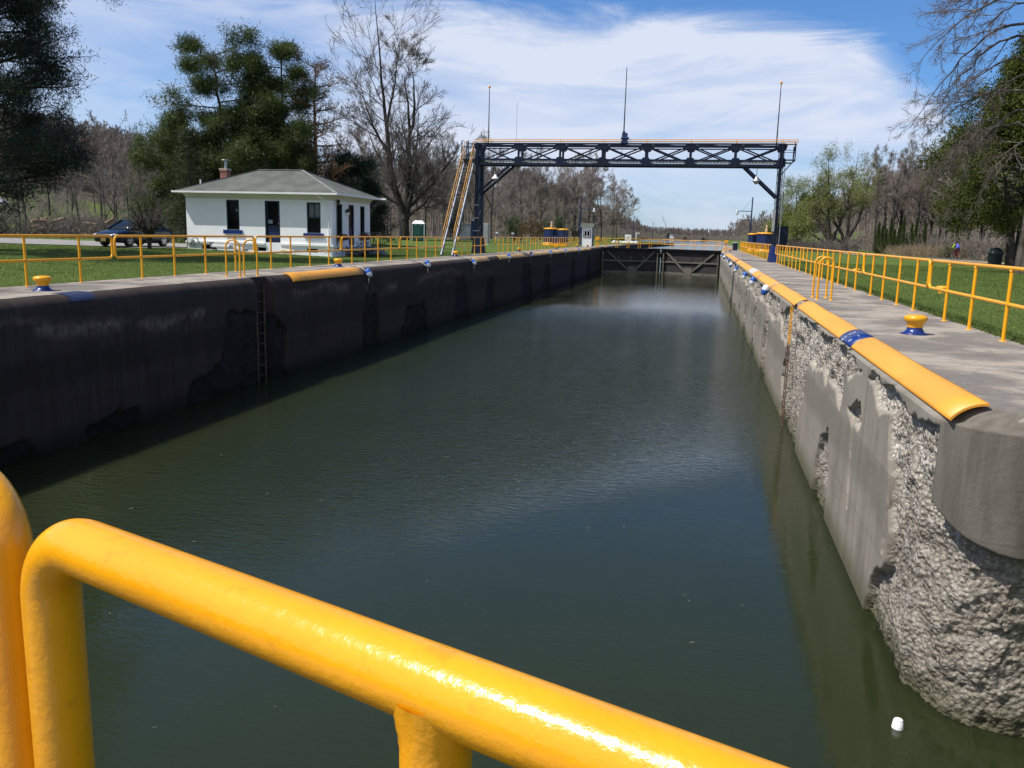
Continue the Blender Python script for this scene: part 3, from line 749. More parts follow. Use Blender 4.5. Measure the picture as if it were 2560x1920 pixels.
# ------------------------------------------------------------------ bollards
def bollard(label, loc, group, s=1.0):
    s *= .87; root = thing('bollard', label, 'bollard', loc, group); root.scale = (s, s, s)
    n = 28
    mb = MB(); mb.lathe([(.0,.0),(.235,.0),(.235,.018),(.18,.03),(.145,.07),(.128,.11),(.128,.135)], (0,0,0), n); o = mb.build('base', BLUE); o.parent = root
    mb = MB(); mb.lathe([(.129,.125),(.129,.15),(.145,.195),(.178,.235),(.196,.265),(.198,.295),(.185,.325),(.14,.345),(.07,.352),(0,.354)], (0,0,0), n); o = mb.build('head', YELLOW); o.parent = root
    return root
BG = 'yellow and blue mooring bollards'
pb = bollard('large yellow and blue bollard on the right walkway near the pillar', (3.34, 14.05, 0), BG)
for lab, loc in (('nearest bollard on the left walkway, at the left edge', (-13.03, 14.41, 0)), ('bollard on the left walkway beside the yellow coping edge', (-13.2, 29.0, 0)),
                 ('bollard on the left walkway at the foot of the gantry stair', (-13.7, 46.0, 0)), ('first bollard beyond the gantry on the left walkway', (-13.75, 63.2, 0)),
                 ('second bollard beyond the gantry on the left walkway', (-13.9, 81.0, 0)), ('bollard just before the white booth on the left walkway', (-14.1, 96.5, 0)),
                 ('bollard just right of the white booth on the left walkway', (-13.2, 98.6, 0)),
                 ('bollard on the right walkway at the far gate', (3.1, 98.5, 0)),
                 ('nearest bollard on the grass behind the right railing', (6.95, 26.6, gz(6.95,26.6))), ('second bollard on the grass behind the right railing', (7.0, 41.0, gz(7,41))),
                 ('third bollard on the grass behind the right railing, by the hoops', (7.1, 55.4, gz(7.1,55))), ('fourth bollard on the grass, seen through the railing near the gantry', (7.1, 70, gz(7.1,70)))):
    c = copy_tree(pb); c.location = loc; c['label'] = lab
    if 'grass' in lab:                                                # these are yellow down to the turf
        c.location.z -= .09
        for ch in c.children:
            if ch.name.startswith('base'): ch.data = ch.data.copy(); ch.data.materials[0] = YELLOW

# ------------------------------------------------------------------ rolled steel coping edges
def coping(label, side, y0, y1, blue=None, patch=None, r=.345, mat=None):
    """bent steel plate over the wall edge; side +1 = right wall"""
    xc, zc = (2.52, -.33) if side > 0 else (-12.20, -.30)
    if side > 0: r = .372
    root = thing('coping_plate', label, 'coping', (xc, y0, 0), 'painted steel coping edges')
    A = np.linspace(math.radians(145), math.radians(89), 12) if side > 0 else np.linspace(math.radians(17), math.radians(98), 12)
    def seg(ya, yb, mat, rr, name, n=None):
        n = n or max(2, int((yb-ya)/.5))
        V, F = [], []
        yl = np.linspace(ya, yb, n)
        for y in yl:
            wob = .006*math.sin(y*1.7)
            for a in A: V.append((xc+(rr+wob)*math.cos(a), y, zc+(rr+wob)*math.sin(a)))
            for a in A[::-1]: V.append((xc+(rr-.018)*math.cos(a), y, zc+(rr-.018)*math.sin(a)))
        k = len(A)*2
        for i in range(n-1):
            for j in range(k):
                l = (j+1) % k; F.append((i*k+j, i*k+l, (i+1)*k+l, (i+1)*k+j))
        F.append(tuple(range(k))); F.append(tuple(range((n-1)*k, n*k))[::-1])
        mb = MB(); mb.add(V, F, 0, False); o = mb.build(name, mat, root)
        for p in o.data.polygons: p.use_smooth = len(p.vertices) == 4
        return o
    seg(y0, y1, mat or ROLLM, r, 'plate')
    if blue:
        seg(blue[0], blue[1], BLUE, r+.004, 'painted_band', 3)
    if patch: seg(patch[0], patch[1], CONC_PATCH, r+.02, 'mortar_patch', 8)
    return root
CONC_PATCH = pmat('pale_mortar', (.50,.47,.43), .9, .25, 6, .8, 30)
cr_ = coping('nearest orange steel coping on the right wall, with a blue painted band', 1, 7.80, 20.1, blue=(12.85, 14.0))
coping('long orange steel coping on the right wall beyond the ladder gap', 1, 20.75, 83.5, patch=(38.0, 41.6))
coping('far short orange coping on the right wall at the gate', 1, 96, 100.8)
ROLLF = pmat('faded_tan_coping_paint', (.50,.30,.12), .7, .25, .9, .12, 25, dirt=.6, stretch=(1,.4,1))
for k, (lab, a, b_) in enumerate((('nearest orange coping on the left wall beside the ladder slot', 22.9, 28.3), ('short faded tan coping on the left wall at the gantry stair', 43.6, 46.8), ('long faded tan coping on the left wall beyond the gantry', 49.2, 92.5))):
    coping(lab, -1, a, b_, mat=ROLLM if k == 0 else ROLLF)
# pale stencilled marking on the blue band
def text_obj(name, body, size, M, mat, parent=None):
    cu = bpy.data.curves.new(name, 'FONT'); cu.body = body; cu.size = size; cu.extrude = .002; cu.align_x = 'CENTER'; cu.align_y = 'CENTER'
    tmp = bpy.data.objects.new(name, cu); COL.objects.link(tmp)
    me = bpy.data.meshes.new_from_object(tmp.evaluated_get(bpy.context.evaluated_depsgraph_get()))
    bpy.data.objects.remove(tmp); me.materials.clear(); me.materials.append(mat)
    o = bpy.data.objects.new(name, me); COL.objects.link(o)
    if parent is not None: o.parent = parent; M = Matrix.Translation(-Vector(parent.location)) @ M
    o.matrix_local = M; return o
PALEB = pmat('pale_blue_lettering', (.42,.48,.68), .6, .2, 12)
def band_text(body, ang, y, size):
    a = math.radians(ang); xc, zc, rr = 2.52, -.33, .378
    nrm = Vector((math.cos(a), 0, math.sin(a))); rt = Vector((-math.sin(a), 0, math.cos(a)))*-1   # reads along the arc, up over the edge
    X = -rt if rt.z > 0 else rt
    X = Vector((math.sin(a), 0, -math.cos(a)));  X = X if X.x > 0 else -X
    Y = nrm.cross(X)
    M = Matrix(((X.x,Y.x,nrm.x,xc+nrm.x*rr),(X.y,Y.y,nrm.y,y),(X.z,Y.z,nrm.z,zc+nrm.z*rr),(0,0,0,1)))
    text_obj('lettering', body, size, M, PALEB, cr_)
band_text('D', 137, 13.62, .15); band_text('O', 116, 13.62, .15); band_text('S', 134, 13.2, .15); band_text('1', 113, 13.2, .15)
# blue band on the left coping
root = thing('painted_mark', 'blue painted distance mark on the left coping near the bollard', 'paint mark', (-12.1, 14, 0))
V, F = [], []
A = np.linspace(.55, PI/2, 12)
for y in (13.9, 14.65):
    for a in A: V.append((-12.20+.308*math.cos(max(a,0)) + (.0 if a >= 0 else .002), y, -.30+.308*math.sin(a) if a >= 0 else -.30+a*1.2))
    V.append((-12.42, y, .011))
k = len(A)+1
for j in range(k-1): F.append((j, j+1, k+j+1, k+j))
mb = MB(); mb.add(V, F); mb.build('paint', pmat('worn_blue_mark', (.012,.024,.070), .8, .4, 9), root)

# ------------------------------------------------------------------ ladders in the wall slots
def ladder(label, x, y, ztop, zbot, mat_top, side, wid=.36, split=-1.0):
    root = thing('ladder', label, 'ladder', (x, y, 0))
    for s in (-1, 1):
        mb = MB(); mb.bar((x, y+s*wid/2, ztop), (x, y+s*wid/2, split), .018, .065); mb.build('painted_rail', mat_top, root)
        mb = MB(); mb.bar((x, y+s*wid/2, split), (x, y+s*wid/2, zbot), .016, .07); mb.build('bare_rail', RUSTY, root)
    z = ztop-.15
    while z > zbot:
        mb = MB(); mb.tube([(x, y-wid/2, z), (x, y+wid/2, z)], .012, 8); mb.build('rung', mat_top if z > split else RUSTY, root); z -= .30
RUSTY = pmat('rusted_steel', (.10,.055,.035), .8, .4, 5, .3, 40)
ladder('yellow ladder sunk in the right wall below the coping gap', 2.13, 20.3, -.10, -3.2, YELLOW, 1)
ladder('dim rusty ladder sunk in the slot of the left wall', -12.08, 21.3, -.24, -3.2, pmat('old_yellow_paint', (.10,.05,.012), .7, .5, 6), -1, .42, -.42)

# ------------------------------------------------------------------ mooring floats
FB = pmat('float_blue', (.02,.10,.42), .5, .1, 3); FW = pmat('float_white', (.72,.73,.74), .5, .1, 3)
def mfloat(label, x, y, z, group, tail=1.9, tilt=.25, sgn=1, top='white', loop=True):
    root = thing('mooring_float', label, 'mooring float', (x, y, z), group)
    rot = Matrix.Rotation(tilt, 3, 'Y'); n = 14
    m1, m2 = (FW, FB) if top == 'white' else (FB, FW)
    prof = [(0,.17),(.05,.165),(.085,.13),(.105,.07),(.108,0)]
    for nm, mm, ss in (('upper_half', m1, 1), ('lower_half', m2, -1)):
        mb = MB(); mb.lathe([(r, zz*ss) for r, zz in prof], (0,0,0), n); mb.v = [tuple(rot @ Vector(p)) for p in mb.v]
        o = mb.build(nm, mm); o.parent = root
    xt = (2.50-x) if sgn > 0 else (-12.235-x)
    pts = [(0,0,.17), (xt-sgn*.36, .02, -z-.12), (xt-sgn*.20, .05, -z-.005), (xt+sgn*.02, .08, -z+.065), (xt+sgn*.16, .12, -z+.05)]
    mb = MB(); mb.tube(pts, .016, 6)
    mb.tube([(xt-sgn*.36, .14, -z-.15), (xt-sgn*.20, .12, -z-.0), (xt+sgn*.04, .12, -z+.07), (xt+sgn*.22, .02, -z+.06), (xt+sgn*.26, -.10, -z+.12)], .014, 6)
    o = mb.build('rope', ROPE); o.parent = root
    if tail:
        w = [(0 + sgn*.01*math.sin(k), .02*math.sin(k*1.3), -.17 - tail*k/6) for k in range(7)]
        mb = MB(); mb.tube(w, .011, 5); o = mb.build('tail_rope', ROPE); o.parent = root
    return root
FG = 'blue and white floats hung along the lock walls'
for k, (y, z, top, tail) in enumerate(((27.6,-.17,'white',2.1),(34.4,-.22,'blue',2.3),(40.9,-.30,'blue',2.4),(51.2,-.36,'blue',2.2),(60.4,-.40,'white',2.3),(67.6,-.30,'blue',2.3),(79.2,-.28,'white',2.4),(90,-.3,'blue',2.2))):
    mfloat(f'{top}-topped float roped to the right wall coping, {ORD[k]} from the camera', 2.04, y, z, FG, tail, .25, 1, top)
for k, (y, z) in enumerate(((28.45,-.15),(35.2,-.02),(42.9,-.16),(51.2,-.02),(58.2,-.02),(66,-.02),(73.5,-.02),(82,-.02))):
    mfloat(f'blue float on the left wall coping, {ORD[k]} from the camera', -11.76, y, z, FG, .25, -.5, -1, 'blue')

# ------------------------------------------------------------------ gantry over the chamber
GY0, GY1 = 55.2, 56.4
root = thing('gantry', 'dark blue steel truss gantry spanning the lock chamber', 'gantry', (-5.3, 55.8, 0))
def G(name, fn, mat=None, bev=0):
    mb = MB(); fn(mb); return mb.build(name, mat or GANTRY, root)
for X, nm in ((-15.0, 1), (4.45, 2)):
    def leg(mb, X=X):
        for Y in (GY0, GY1):
            mb.box((X, Y, 3.6), (.10, .28, 7.2)); mb.box((X-.11, Y, 3.6), (.02, .30, 7.2)); mb.box((X+.11, Y, 3.6), (.02, .30, 7.2))
        for z in (1.0, 2.1, 3.2, 4.3, 5.4): mb.bar((X, GY0, z), (X, GY1, z+.9), .06, .05)
    G('leg', leg)
    [G('leg_base', lambda mb, X=X, Y=Y: mb.prism([(X-.30,0),(X+.30,0),(X+.17,1.05),(X-.17,1.05)], 'y', Y-.22, Y+.22), BLUE if X > 0 else GANTRY) for Y in (GY0, GY1)]
XS = [-15.0+2.78*k for k in range(8)]
for Y in (GY0, GY1):
    G('top_chord', lambda mb: (mb.box((-5.27, Y, 7.22), (19.75, .16, .09)), mb.box((-5.27, Y, 7.02), (19.4, .10, .07))))
    G('bottom_chord', lambda mb: (mb.box((-5.27, Y, 5.92), (19.5, .22, .15)), mb.box((-5.27, Y, 6.22), (19.4, .10, .10))))
    for k in range(8):
        def post(mb):
            mb.box((XS[k], Y, 6.6), (.14, .08, 1.1))
            w = .34 if 0 < k < 7 else .28
            mb.prism([(XS[k]-w,7.19),(XS[k]+w,7.19),(XS[k]+w*.85,6.98),(XS[k]+.18,6.83),(XS[k]-.18,6.83),(XS[k]-w*.85,6.98)], 'y', Y-.06, Y+.06)
            mb.prism([(XS[k]-.18,6.38),(XS[k]+.18,6.38),(XS[k]+w*.85,6.24),(XS[k]+w*.8,5.86),(XS[k]-w*.8,5.86),(XS[k]-w*.85,6.24)], 'y', Y-.06, Y+.06)
        G('upright', post)
        if k < 7:
            a, b_ = XS[k]+.22, XS[k+1]-.22
            def dia(mb):
                mb.bar((a, Y-.03, 7.03), (b_, Y-.03, 6.10), .03, .085); mb.bar((a, Y+.03, 6.10), (b_, Y+.03, 7.03), .03, .085)
            G('diagonal', dia)
G('footway', lambda mb: mb.box((-4.9, 55.8, 6.14), (19.9, 1.0, .035)), GALV)
def ins(mb):
    for k in range(90): mb.box((-14.4+.21*k, GY0-.02, 6.07), (.11, .03, .055))
G('grating_edge', ins, GALV)
for k in range(7):
    G('cross_strut', lambda mb: (mb.bar((XS[k], GY0, 7.2), (XS[k+1], GY1, 7.2), .06, .05), mb.bar((XS[k], GY0, 5.92), (XS[k], GY1, 5.92), .08, .08)))
# corner braces
G('knee_brace', lambda mb: [mb.bar((-14.9, Y, 4.05), (-12.75, Y, 5.88), .10, .15) for Y in (GY0, GY1)])
G('knee_brace', lambda mb: [mb.bar((4.35, Y, 4.0), (2.25, Y, 5.88), .10, .15) for Y in (GY0, GY1)])
G('cage', lambda mb: (mb.bar((4.4,GY0,7.2),(5.28,GY0,7.2),.05,.05), mb.bar((4.4,GY0,6.86),(5.2,GY0,6.86),.03,.03), mb.bar((4.4,GY0,6.72),(5.2,GY0,6.72),.03,.03),
    mb.bar((4.4,GY0,6.27),(5.22,GY0,6.27),.08,.08), mb.bar((5.22,GY0,7.2),(5.22,GY0,6.25),.06,.06), mb.bar((5.22,GY1,7.2),(5.22,GY1,6.25),.06,.06), mb.bar((5.3,GY1,7.45),(5.22,GY1,6.2),.05,.05),
    mb.bar((5.22,GY0,6.27),(5.22,GY1,6.27),.08,.08), mb.bar((5.22,GY0,7.1),(5.22,GY1,7.1),.05,.05), mb.bar((5.15,GY0,6.22),(4.5,GY0,5.4),.06,.06)))
for Y in (GY0-.02, GY1+.02):
    G('handrail', lambda mb: (mb.tube([(-15.2,Y,7.48),(5.32,Y,7.48)], .022, 8), mb.tube([(-15.2,Y,7.37),(5.32,Y,7.37)], .018, 8), [mb.tube([(x,Y,7.25),(x,Y,7.48)], .018, 6) for x in XS+[5.32]]), YELLOW)
# stair on the left
def stairpt(f, dx): return Vector((-14.42-1.38*f+dx, 46.4+9.5*f, 6.2*f))
for dx in (-.28, .36):
    pass
STAIRY = pmat('dull_yellow_handrail', (.56,.29,.07), .5, .2, 2)
GALVB = pmat('worn_blue_white_steel', (.30,.32,.38), .5, .3, 3, col2=(.55,.57,.62), dirt=.9)
for dx in (-.30, .36):
    G('stringer', lambda mb: mb.bar(stairpt(0,dx), stairpt(1,dx), .06, .20), GALVB)
    G('stair_handrail', lambda mb: (mb.tube([stairpt(.06,dx)+Vector((0,0,1.0)), stairpt(1,dx)+Vector((0,-.1,1.22)), stairpt(1,dx)+Vector((0,.9,1.25))], .021, 8),
        mb.tube([stairpt(.06,dx)+Vector((0,0,.55)), stairpt(1,dx)+Vector((0,-.05,.72))], .016, 8),
        [mb.tube([stairpt(f,dx), stairpt(f,dx)+Vector((0,0,1.05))], .016, 6) for f in (.06,.25,.44,.63,.82,1.0)]), STAIRY)
for k in range(24):
    G('tread', lambda mb: (lambda p: mb.box((p.x+.03, p.y, p.z), (.62, .20, .03)))(stairpt((k+.5)/24, 0)), GANTRY)
def lat(mb, dx):
    for k in range(30):
        f0, f1 = k/30, (k+1)/30
        for _ in (0,):
            mb.bar(stairpt(f0,dx)+Vector((0,.02,-.22)), stairpt(f1,dx)+Vector((0,.02,-.22)), .05, .04) if k % 2 else None
            mb.bar(stairpt(f0,dx)+Vector((0,.0,-.02)), stairpt(f1,dx)+Vector((0,.03,-.26)), .045, .05)
for dx in (-.30, .36): G('stair_lacing', lambda mb: lat(mb, dx), GANTRY)
G('landing', lambda mb: (mb.box((-15.75, 55.9, 6.2), (.95, 1.3, .06)), [mb.bar((x, y, 6.2), (x, y, 7.42), .06, .06) for x in (-16.15,-15.7) for y in (55.3, 56.5)],
     mb.bar((-16.15,55.3,7.0),(-15.1,55.3,7.0),.05,.06), mb.bar((-16.15,56.5,7.35),(-15.1,56.5,7.35),.04,.04), mb.bar((-16.1,55.9,6.15),(-15.1,55.9,5.0),.07,.07)))
# masts
def mast(label_part, x, y, z0, z1, ball):
    def f(mb):
        mb.tube([(x,y,z0),(x,y,(z0+z1)/2),(x,y,z1)], [.045,.032,.022], 8)
    G('mast', f, DARK)
    if ball: G('mast_ball', lambda mb: mb.ellip((x,y,z1+.06), (.085,.085,.085), 10), YELLOW)
mast('', -14.6, GY1, 7.2, 10.95, True); mast('', 4.15, GY1, 7.2, 10.98, True); mast('', -5.36, GY0, 7.4, 11.88, False)
G('antenna', lambda mb: mb.tube([(-12.4,GY0,7.2),(-12.4,GY0,9.85)], .012, 5), GREYP)
G('winch', lambda mb: (mb.box((-5.28,GY0-.06,7.62),(.34,.3,.5)), mb.box((-5.34,GY0-.06,7.92),(.16,.2,.12)), mb.box((-5.28,GY0-.1,7.3),(.44,.36,.14)), mb.tube([(-5.5,GY0-.2,7.55),(-5.0,GY0-.2,7.55)],.07,10)), NAVY)
G('hanging_wire', lambda mb: mb.tube([(-5.42,GY0,7.2),(-5.42,GY0,6.3)], .012, 5), DARK)
def lampf(x, y, zt, zl, nm):
    G('lamp_hanger', lambda mb: mb.tube([(x,y,zt),(x,y,zl+.2)], .018, 6), DARK)
    G('lamp_shade', lambda mb: mb.lathe([(.04,.28),(.07,.26),(.10,.16),(.24,.02),(.25,-.02),(.22,-.02),(.09,.14),(0,.2)], (x,y,zl), 16), WHITE if nm else GALV)
    G('lamp_globe', lambda mb: mb.ellip((x,y,zl-.03), (.17,.17,.17), 12), LGLASS)
LGLASS = pmat('milky_glass', (.30,.31,.33), .12, .1, 2)
lampf(-13.75, GY0-.1, 5.85, 4.95, True); lampf(3.02, GY0-.1, 5.85, 4.98, False)
G('cable', lambda mb: mb.tube([(4.1,GY0-.15,5.9),(4.25,GY0-.17,5.6),(4.30,GY0-.17,5.0),(4.27,GY0-.17,4.8)], .015, 5), DARK)
G('conduit', lambda mb: (mb.tube([(4.66,GY0-.1,5.8),(4.66,GY0-.1,1.0)], .03, 6), mb.tube([(4.72,GY0,4.4),(4.72,GY0,2.6)], .03, 6)), GALV)
G('equipment_box', lambda mb: (mb.box((4.24,GY0-.14,2.6),(.16,.16,1.35)),), GREYP)
G('equipment_box', lambda mb: (mb.box((4.98,GY1,1.75),(.62,.3,1.05)), mb.box((4.98,GY1,1.0),(.5,.26,.5))), GANTRY)
G('step_iron', lambda mb: [mb.bar((-15.2,GY0-.2,z),(-14.8,GY0-.2,z),.03,.03) for z in (1.5,2.35,3.2)], GALV)
# ------------------------------------------------------------------ lockhouse
HX0, HX1, HY0, HY1, HZ = -26.27, -18.08, 39.1, 43.95, .12
root = thing('lockhouse', 'white stucco lockhouse with grey hipped roof and navy doors and windows', 'house', ((HX0+HX1)/2, (HY0+HY1)/2, HZ))
def Hh(name, fn, mat, parent=None, bevel=0):
    mb = MB(); fn(mb); return mb.build(name, mat, parent or root, bevel)
WT = 2.86
# openings in the wall: (x0, x1, z0, z1) on the camera side and (y0, y1, z0, z1) on the lock side
FO = [(-23.95,-23.22,1.20,2.72), (-21.78,-20.95,.62,2.70), (-19.47,-18.72,1.14,2.66)]
SO = [(39.69,40.31,1.06,2.63), (41.06,41.78,.55,2.64), (42.59,43.23,1.08,2.62)]
BW = [(-25.48,-24.75,.18,.41), (-22.27,-21.76,.17,.36), (-19.52,-18.9,.18,.37)]
def wallface(mb, u0, u1, z0, z1, holes, P, dep):
    us = sorted({u0, u1} | {h[0] for h in holes} | {h[1] for h in holes}); zs = sorted({z0, z1} | {h[2] for h in holes} | {h[3] for h in holes})
    for i in range(len(us)-1):
        for j in range(len(zs)-1):
            uc, zc = (us[i]+us[i+1])/2, (zs[j]+zs[j+1])/2
            if any(h[0] < uc < h[1] and h[2] < zc < h[3] for h in holes): continue
            mb.add([P(us[i],zs[j],0), P(us[i+1],zs[j],0), P(us[i+1],zs[j+1],0), P(us[i],zs[j+1],0)], [(0,1,2,3)])
    for h in holes:
        a, b_, c_, d_ = h
        for q in (((a,c_),(b_,c_)), ((b_,c_),(b_,d_)), ((b_,d_),(a,d_)), ((a,d_),(a,c_))):
            mb.add([P(*q[0],0), P(*q[1],0), P(*q[1],dep), P(*q[0],dep)], [(0,1,2,3)])
PF = lambda u, z, o: (u, HY0+o, z); PS = lambda u, z, o: (HX1-o, u, z)
def walls(mb):
    wallface(mb, HX0, HX1, HZ-.15, WT, FO+BW, PF, .2)
    wallface(mb, HY0, HY1, HZ-.15, WT, SO, PS, .2)
    mb.add([(HX0,HY0,HZ-.15),(HX0,HY1,HZ-.15),(HX0,HY1,WT),(HX0,HY0,WT)], [(0,1,2,3)])
    mb.add([(HX0,HY1,HZ-.15),(HX1,HY1,HZ-.15),(HX1,HY1,WT),(HX0,HY1,WT)], [(0,1,2,3)])
    mb.add([(HX0+.3,HY0+.3,.1),(HX1-.3,HY0+.3,.1),(HX1-.3,HY1-.3,.1),(HX0+.3,HY1-.3,.1)], [(0,1,2,3)])
Hh('wall', walls, STUCCO)
# plinth band, proud of the wall
def plinth(mb):
    y = HY0-.05
    for a, b_ in ((HX0-.06, -21.80), (-20.93, HX1+.06)): mb.box(((a+b_)/2, y+.01, .55), (b_-a, .10, .10))
    mb.box((HX1+.03, (HY0+HY1)/2+.02, .50), (.09, HY1-HY0, .10))
Hh('plinth_band', plinth, WHITE)
# coved eaves and roof
OV = .44; EZ = 3.10
def cove(mb):
    n = 6; rings = []
    for k in range(n+1):
        a = k/n*PI/2; o = .0 + (OV-.06)*(1-math.cos(a)); z = WT-.10 + (EZ-.04-WT+.10)*math.sin(a)
        rings.append([(HX0-o,HY0-o,z),(HX1+o,HY0-o,z),(HX1+o,HY1+o,z),(HX0-o,HY1+o,z)])
    V = [p for r in rings for p in r]; F = []
    for k in range(n):
        for j in range(4):
            l = (j+1) % 4; F.append((k*4+j, k*4+l, (k+1)*4+l, (k+1)*4+j))
    mb.add(V, F)
COVE = pmat('cream_cove_paint', (.60,.585,.50), .7, .05, 1.5, .2, 25)
Hh('eaves_cove', cove, COVE)
RZ = EZ+1.28; cy = (HY0+HY1)/2; RX0, RX1 = -23.4, -20.9
def roof(mb):
    a = [(HX0-OV,HY0-OV,EZ),(HX1+OV,HY0-OV,EZ),(HX1+OV,HY1+OV,EZ),(HX0-OV,HY1+OV,EZ),(RX0,cy,RZ),(RX1,cy,RZ)]
    bt = [(x,y,EZ-.05) for x,y,z in a[:4]]
    mb.add(a+bt, [(0,1,5,4),(1,2,5),(2,3,4,5),(3,0,4),(6,7,1,0),(7,8,2,1),(8,9,3,2),(9,6,0,3),(9,8,7,6)])
rf = Hh('roof', roof, SHINGLE)
RIDGE = pmat('worn_ridge_shingle', (.20,.205,.185), .95, .2, 3, .4, 20)
def rmesh(name, fn, mat, parent):
    mb = MB(); fn(mb); o = mb.build(name, mat, parent); return o
rmesh('hip_cap', lambda mb: (mb.bar((HX1+OV-.05,HY0-OV+.05,EZ+.02),(RX1,cy,RZ+.02),.16,.035), mb.bar((HX0-OV+.05,HY0-OV+.05,EZ+.02),(RX0,cy,RZ+.02),.14,.035),
      mb.bar((RX0,cy,RZ+.015),(RX1,cy,RZ+.015),.2,.04), mb.bar((HX1+OV-.05,HY1+OV-.05,EZ+.02),(RX1,cy,RZ+.02),.14,.035)), RIDGE, rf)
rmesh('gutter', lambda mb: (mb.box(((HX0+HX1)/2, HY0-OV-.02, EZ-.03), (HX1-HX0+2*OV+.08, .08, .085)), mb.box((HX0-OV-.02, cy, EZ-.03), (.08, HY1-HY0+2*OV, .085))), WHITE, rf)
rmesh('fascia', lambda mb: (mb.box((HX1+OV+.02, cy, EZ-.03), (.04, HY1-HY0+2*OV, .10)), mb.box((HX1+OV+.0, HY1+OV+.05, EZ-.02), (.62, .09, .09))), WHITE, rf)
ch = rmesh('chimney', lambda mb: (mb.box((-25.70,42.0,3.85),(.40,.40,1.15)), mb.box((-25.70,42.0,4.36),(.46,.46,.08))), BRICK, rf)
mb = MB(); mb.box((-25.70,42.0,4.435),(.47,.47,.07)); mb.build('chimney_cap', pmat('pale_stone', (.42,.39,.34), .8), ch)
mb = MB(); mb.tube([(-25.66,42.0,4.46),(-25.66,42.0,4.86)], .07, 12); mb.lathe([(.0,4.95),(.24,4.93),(.24,4.90),(.1,4.89)], (-25.66,42.0,0), 14); mb.build('flue', GALV, ch)
rmesh('vent_pipe', lambda mb: (mb.tube([(-26.2,40.4,3.1),(-26.2,40.4,3.78)], .04, 10), mb.lathe([(.30,0),(.10,.06),(.05,.08)], (-26.2,40.4,3.30), 12)), WHITE, rf)
# windows and doors
DGREEN = pmat('dark_green_frame', (.008,.028,.030), .45, .2, 3)
def window(P, u0, u1, z0, z1, kind, sill=True):
    fr = MB(); t_ = .055
    def bx(mb, ua, ub, za, zb, o0, o1):
        pts = [P(u, z, o) for u in (ua, ub) for z in (za, zb) for o in (o0, o1)]
        mb.add(pts, [(0,1,3,2),(4,6,7,5),(0,4,5,1),(2,3,7,6),(0,2,6,4),(1,5,7,3)])
    bx(fr,u0,u0+t_,z0,z1,.03,.12); bx(fr,u1-t_,u1,z0,z1,.03,.12); bx(fr,u0+t_,u1-t_,z1-t_,z1,.03,.12); bx(fr,u0+t_,u1-t_,z0,z0+t_,.03,.12)
    zm = (z0+z1)/2
    if kind == 'sash':
        bx(fr,u0+t_,u1-t_,zm-.03,zm+.03,.04,.10); bx(fr,(u0+u1)/2-.015,(u0+u1)/2+.015,zm+.03,z1-t_,.05,.09)
    f = fr.build('window', DGREEN, root)
    g = MB(); bx(g,u0+t_,u1-t_,z0+t_,z1-t_,.13,.145); g.build('pane', GLASS, f)
    if kind == 'sash':
        c = MB(); bx(c,u0+t_+.02,u1-t_-.02,zm+.05,z1-t_-.02,.122,.128); c.build('blind', pmat('pale_blind', (.16,.165,.17), .8), f)
    if sill:
        s = MB(); bx(s,u0-.16,u1+.16,z0-.19,z0-.003,-.10,.10); s.build('sill', BLUE if sill is True else sill, f)
    return f
w1 = window(PF, *FO[0], 'plain'); w3 = window(PF, *FO[2], 'sash')
s = MB(); s.box((-23.42,39.1+.128,2.2),(.16,.006,.13)); s.build('notice', pmat('faded_paper', (.14,.14,.15), .8), w1)
FLOW = pmat('rusty_red_flower_box', (.12,.035,.02), .8, .5, 9)
for k in (0, 2):
    f = window(PS, *SO[k], 'plain', sill=NAVY)
    mb = MB(); mb.box((HX1+.16, (SO[k][0]+SO[k][1])/2, SO[k][2]-.12), (.22, .86, .24)); mb.box((HX1+.16, (SO[k][0]+SO[k][1])/2, SO[k][2]+.03), (.16,.7,.08)); mb.build('flower_box', FLOW, f, .02)
for k in (0, 1, 2):
    a = BW[k]; mb = MB(); mb.box(((a[0]+a[1])/2, HY0+.16, (a[2]+a[3])/2), (a[1]-a[0], .02, a[3]-a[2])); mb.build('cellar_window', GLASS, root)
def door(P, u0, u1, z0, z1, glassy):
    def bx(mb, ua, ub, za, zb, o0, o1):
        pts = [P(u, z, o) for u in (ua, ub) for z in (za, zb) for o in (o0, o1)]
        mb.add(pts, [(0,1,3,2),(4,6,7,5),(0,4,5,1),(2,3,7,6),(0,2,6,4),(1,5,7,3)])
    m1 = MB(); t_ = .06
    bx(m1,u0,u0+t_,z0,z1,.02,.12); bx(m1,u1-t_,u1,z0,z1,.02,.12); bx(m1,u0+t_,u1-t_,z1-t_,z1,.02,.12)
    zr = z0+.78
    bx(m1,u0+t_,u1-t_,z0,z0+.14,.06,.11); bx(m1,u0+t_,u1-t_,zr,zr+.08,.06,.11); bx(m1,u0+t_,u0+t_+.07,z0+.14,z1-t_,.06,.11); bx(m1,u1-t_-.07,u1-t_,z0+.14,z1-t_,.06,.11)
    dd = m1.build('door', DOORM, root)
    g = MB(); bx(g,u0+t_+.07,u1-t_-.07,zr+.08,z1-t_,.085,.09); g.build('pane', GLASS, dd)
    g = MB(); bx(g,u0+t_+.07,u1-t_-.07,z0+.14,zr,.08,.10); g.build('panel', pmat('navy_panel', (.010,.022,.085), .4), dd)
    h_ = MB(); c = P(u1-t_-.035, z0+.95, .03); h_.ellip(c, (.03,.03,.03), 8); h_.build('handle', GALV, dd)
    return dd
dd = door(PF, *FO[1], True)
mb = MB(); mb.box((-21.52, HY0+.075, 1.66), (.24,.008,.19)); mb.build('notice', pmat('pale_notice', (.20,.24,.26), .7), dd)
dd = door(PS, *SO[1], True)
